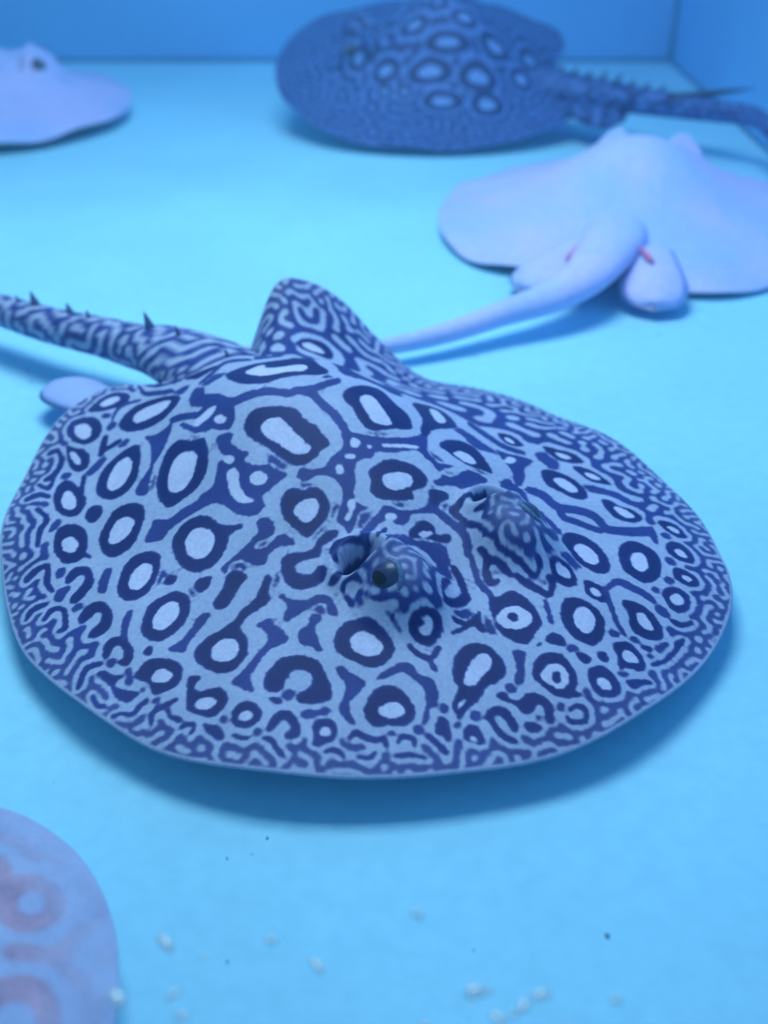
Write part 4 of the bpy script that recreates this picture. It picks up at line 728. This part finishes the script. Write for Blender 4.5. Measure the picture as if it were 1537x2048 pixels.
# dark ray tilted up against the back wall, head towards the left
P4 = (.062, 1.680, .062); ROT4 = (R(-17), R(0), R(180))
s4 = gen_shape([(0, .012), (40, .006), (90, .004), (180, .006), (-60, .012), (-90, .012), (-120, .012)], wave=.002, hump=.088, dome=.03, z0=.010, hx=-.03)
root = empty('stingray', P4, ROT4); tag(root, 'dark navy stingray with ringed spots, tilted up towards the back wall, spiny tail', 'stingray')
from mathutils import Euler
INV4 = (Matrix.Translation(P4) @ Euler(ROT4).to_matrix().to_4x4()).inverted()
def l4(p): return tuple(INV4 @ Vector(p))
ell = [(x, y, rx*1.12, max(ry, .010)*1.12, rx*.60, max(ry, .010)*.52) for x, y, rx, ry in [(.0595, .0814, .0176, .0148), (-.002, .0921, .0286, .0134), (-.07, .0958, .0249, .0164), (-.1325, .0819, .015, .0166), (-.019, .1302, .0264, .014), (-.0817, .1319, .0211, .0189),
    (-.0943, .0544, .0202, .0142), (-.0264, .0643, .0294, .0067), (-.1475, .043, .016, .0173), (.0609, .1098, .0098, .0095), (.033, .1139, .0098, .0088), (.0978, .0593, .0127, .006), (.0188, .0404, .0181, .0075), (-.051, .0371, .0172, .0086)]]
pig4 = Pigment(.25, 420, lambda x, y: np.interp(s4.rho(x, y), [0, .6, .85, 1], [.017, .014, .012, .010]), None, ell, iters=20, bias=.18, seed=11, soft=.0009)
M['skin4'] = skin_mat('navy_skin', (.085, .185, .52), (.15, .29, .66), (.020, .046, .21), (.010, .026, .15))
tw = [(.165, 1.655, .080), (.2331, 1.62, .0664), (.3063, 1.58, .0614), (.3781, 1.52, .0615), (.4373, 1.46, .0646), (.4779, 1.42, .066), (.4831, 1.36, .060), (.4758, 1.26, .045)]
ray_body('body', s4, 260, pig4, [l4(p) for p in tw], [(.040, .026), (.032, .024), (.024, .020), (.017, .017), (.014, .014), (.012, .012), (.009, .009), (.004, .004)], M['skin4'], M['under'], root, pig_tile)
add_eyes(s4, root, M)
M['sting'] = plain('sting_dark', (.015, .035, .12), .4, .2)
p, q = Vector(l4((.385, 1.50, .070))), Vector(l4((.466, 1.46, .0935)))
o = thorn(root, p, q-p, (q-p).length, .008, M['sting']); o.name = 'sting'; o.data.name = 'sting'
for k in range(9):
    t = k/8; p = Vector(tw[1]).lerp(Vector(tw[3]), t)+Vector((0, 0, .022-.006*t)); a_ = Vector(l4(p)); b_ = Vector(l4(p+Vector((.006, 0, .02))))
    thorn(root, a_, b_-a_, random.uniform(.008, .014), .004, M['thorn'])
q0, q1 = l4((.26, 1.585, .050)), l4((.335, 1.53, .035))
fin_lobe('pelvic_fin', root, q0, q1, .085, M['skin4'], .006, .006, pig=pig4)

# young reddish ray in the near corner
P5, H5 = (-.188, .226, 0), R(118)
s5 = gen_shape(z0=.050, hump=.040, dome=.030)
root = empty('stingray', P5, (0, 0, H5), .41); tag(root, 'small reddish-lavender stingray with faint blotchy pink rings, smallest ray in the tank', 'stingray')
pig5 = Pigment(.25, 300, lambda x, y: np.interp(s5.rho(x, y), [0, .7, 1], [.048, .040, .030]), None, [(-.02, -.06, .052, .045, .026, .022), (.07, -.10, .05, .04, .024, .02), (-.10, -.11, .046, .04, .022, .02), (.02, -.15, .036, .03, .017, .014), (.12, -.02, .045, .045, .02, .02)], iters=18, bias=.0, seed=21, soft=.0065, fade=lambda x, y: (1-.70*sstep(s5.rho(x, y), .60, .97))*.85)
M['skin5'] = skin_mat('reddish_skin', (.43, .50, .78), (.43, .50, .78), (.47, .33, .50), (.48, .31, .46))
ray_body('body', s5, 170, pig5, tl, TR, M['skin5'], M['under'], root)
add_eyes(s5, root, M)

# ------------------------------------------------------------------ surface glints built as pale beads, rear specks, debris
m, nt, b = new_mat('bright_speck_film')
tr_ = node(nt, 'ShaderNodeBsdfTransparent'); gl = node(nt, 'ShaderNodeBsdfGlossy'); gl.inputs['Roughness'].default_value = .32
df = node(nt, 'ShaderNodeBsdfDiffuse'); df.inputs['Color'].default_value = (.9, .95, 1, 1)
ms = node(nt, 'ShaderNodeMixShader'); ms.inputs[0].default_value = .6; nt.links.new(gl.outputs[0], ms.inputs[1]); nt.links.new(df.outputs[0], ms.inputs[2])
mx = node(nt, 'ShaderNodeMixShader'); mx.inputs[0].default_value = .6; nt.links.new(tr_.outputs[0], mx.inputs[1]); nt.links.new(ms.outputs[0], mx.inputs[2])
nt.links.new(mx.outputs[0], nt.nodes['Material Output'].inputs['Surface']); M['bright_speck'] = m
speck_mesh = sphere_mesh('bright_speck', 1, 20, 12); speck_mesh.materials.append(m); speck_mesh.polygons.foreach_set('use_smooth', np.ones(len(speck_mesh.polygons), bool))
for (x, y, z, r) in GLINT_BEADS:  # added whitish beads in place of bright glints on the water surface
    o = bpy.data.objects.new('bright_speck', speck_mesh); COL.objects.link(o); o.location = (x, y, z); o.scale = (r*random.uniform(1.0, 1.9), r*random.uniform(.6, 1.0), r*.7); o.rotation_euler.z = random.uniform(-.9, .9)
    tag(o, 'tiny pale bead standing in for a water-surface glint beside the small reddish stingray', 'bright_speck', 'surface glints built as pale beads')
for (x, y, z, r) in ((.135, 1.80, .240, .008), (.165, 1.79, .225, .006), (.200, 1.80, .222, .007), (.245, 1.80, .232, .006)):  # bright specks above the navy ray, built as pale beads
    o = bpy.data.objects.new('bright_speck', speck_mesh); COL.objects.link(o); o.location = (x, y, z); o.scale = (r, r, r*.92)
    tag(o, 'small pale bead floating above the navy ringed stingray by the back wall', 'bright_speck', 'pale beads above the navy stingray')
V = []; F = []
for k in range(260):
    x, y = random.uniform(-.5, .48), random.uniform(.22, 1.6); r = random.choice([.0003, .0004, .0004, .0005, .0007, .0013]); n0 = len(V); ns = 6; ph = random.random()*6
    for j in range(ns):
        a = 2*math.pi*j/ns+ph; q = r*random.uniform(.6, 1.2); V.append((x+q*math.cos(a), y+q*math.sin(a), .0006))
    V.append((x, y, .0006+r*.6)); F += [(n0+j, n0+(j+1) % ns, n0+ns) for j in range(ns)]
tag(mesh_obj('debris_specks', pydata('debris_specks', V, F), plain('debris', (.16, .34, .46), .8, .1)), 'tiny dark debris specks scattered on the pale blue tank floor', 'debris', kind='stuff')

# ------------------------------------------------------------------ blue water haze
hz = box('haze', (-2.2, -1.2, -1.0), (1.2, 2.6, .95), None); tag(hz, 'faint blue haze of the tank water', 'haze', kind='stuff')
m = bpy.data.materials.new('water_haze'); m.use_nodes = True; nt = m.node_tree; nt.nodes.clear()
out = node(nt, 'ShaderNodeOutputMaterial'); pv = node(nt, 'ShaderNodeVolumePrincipled')
pv.inputs['Color'].default_value = (.25, .60, 1.0, 1); pv.inputs['Density'].default_value = .22; pv.inputs['Anisotropy'].default_value = .3
nt.links.new(pv.outputs[0], out.inputs['Volume']); hz.data.materials.append(m)
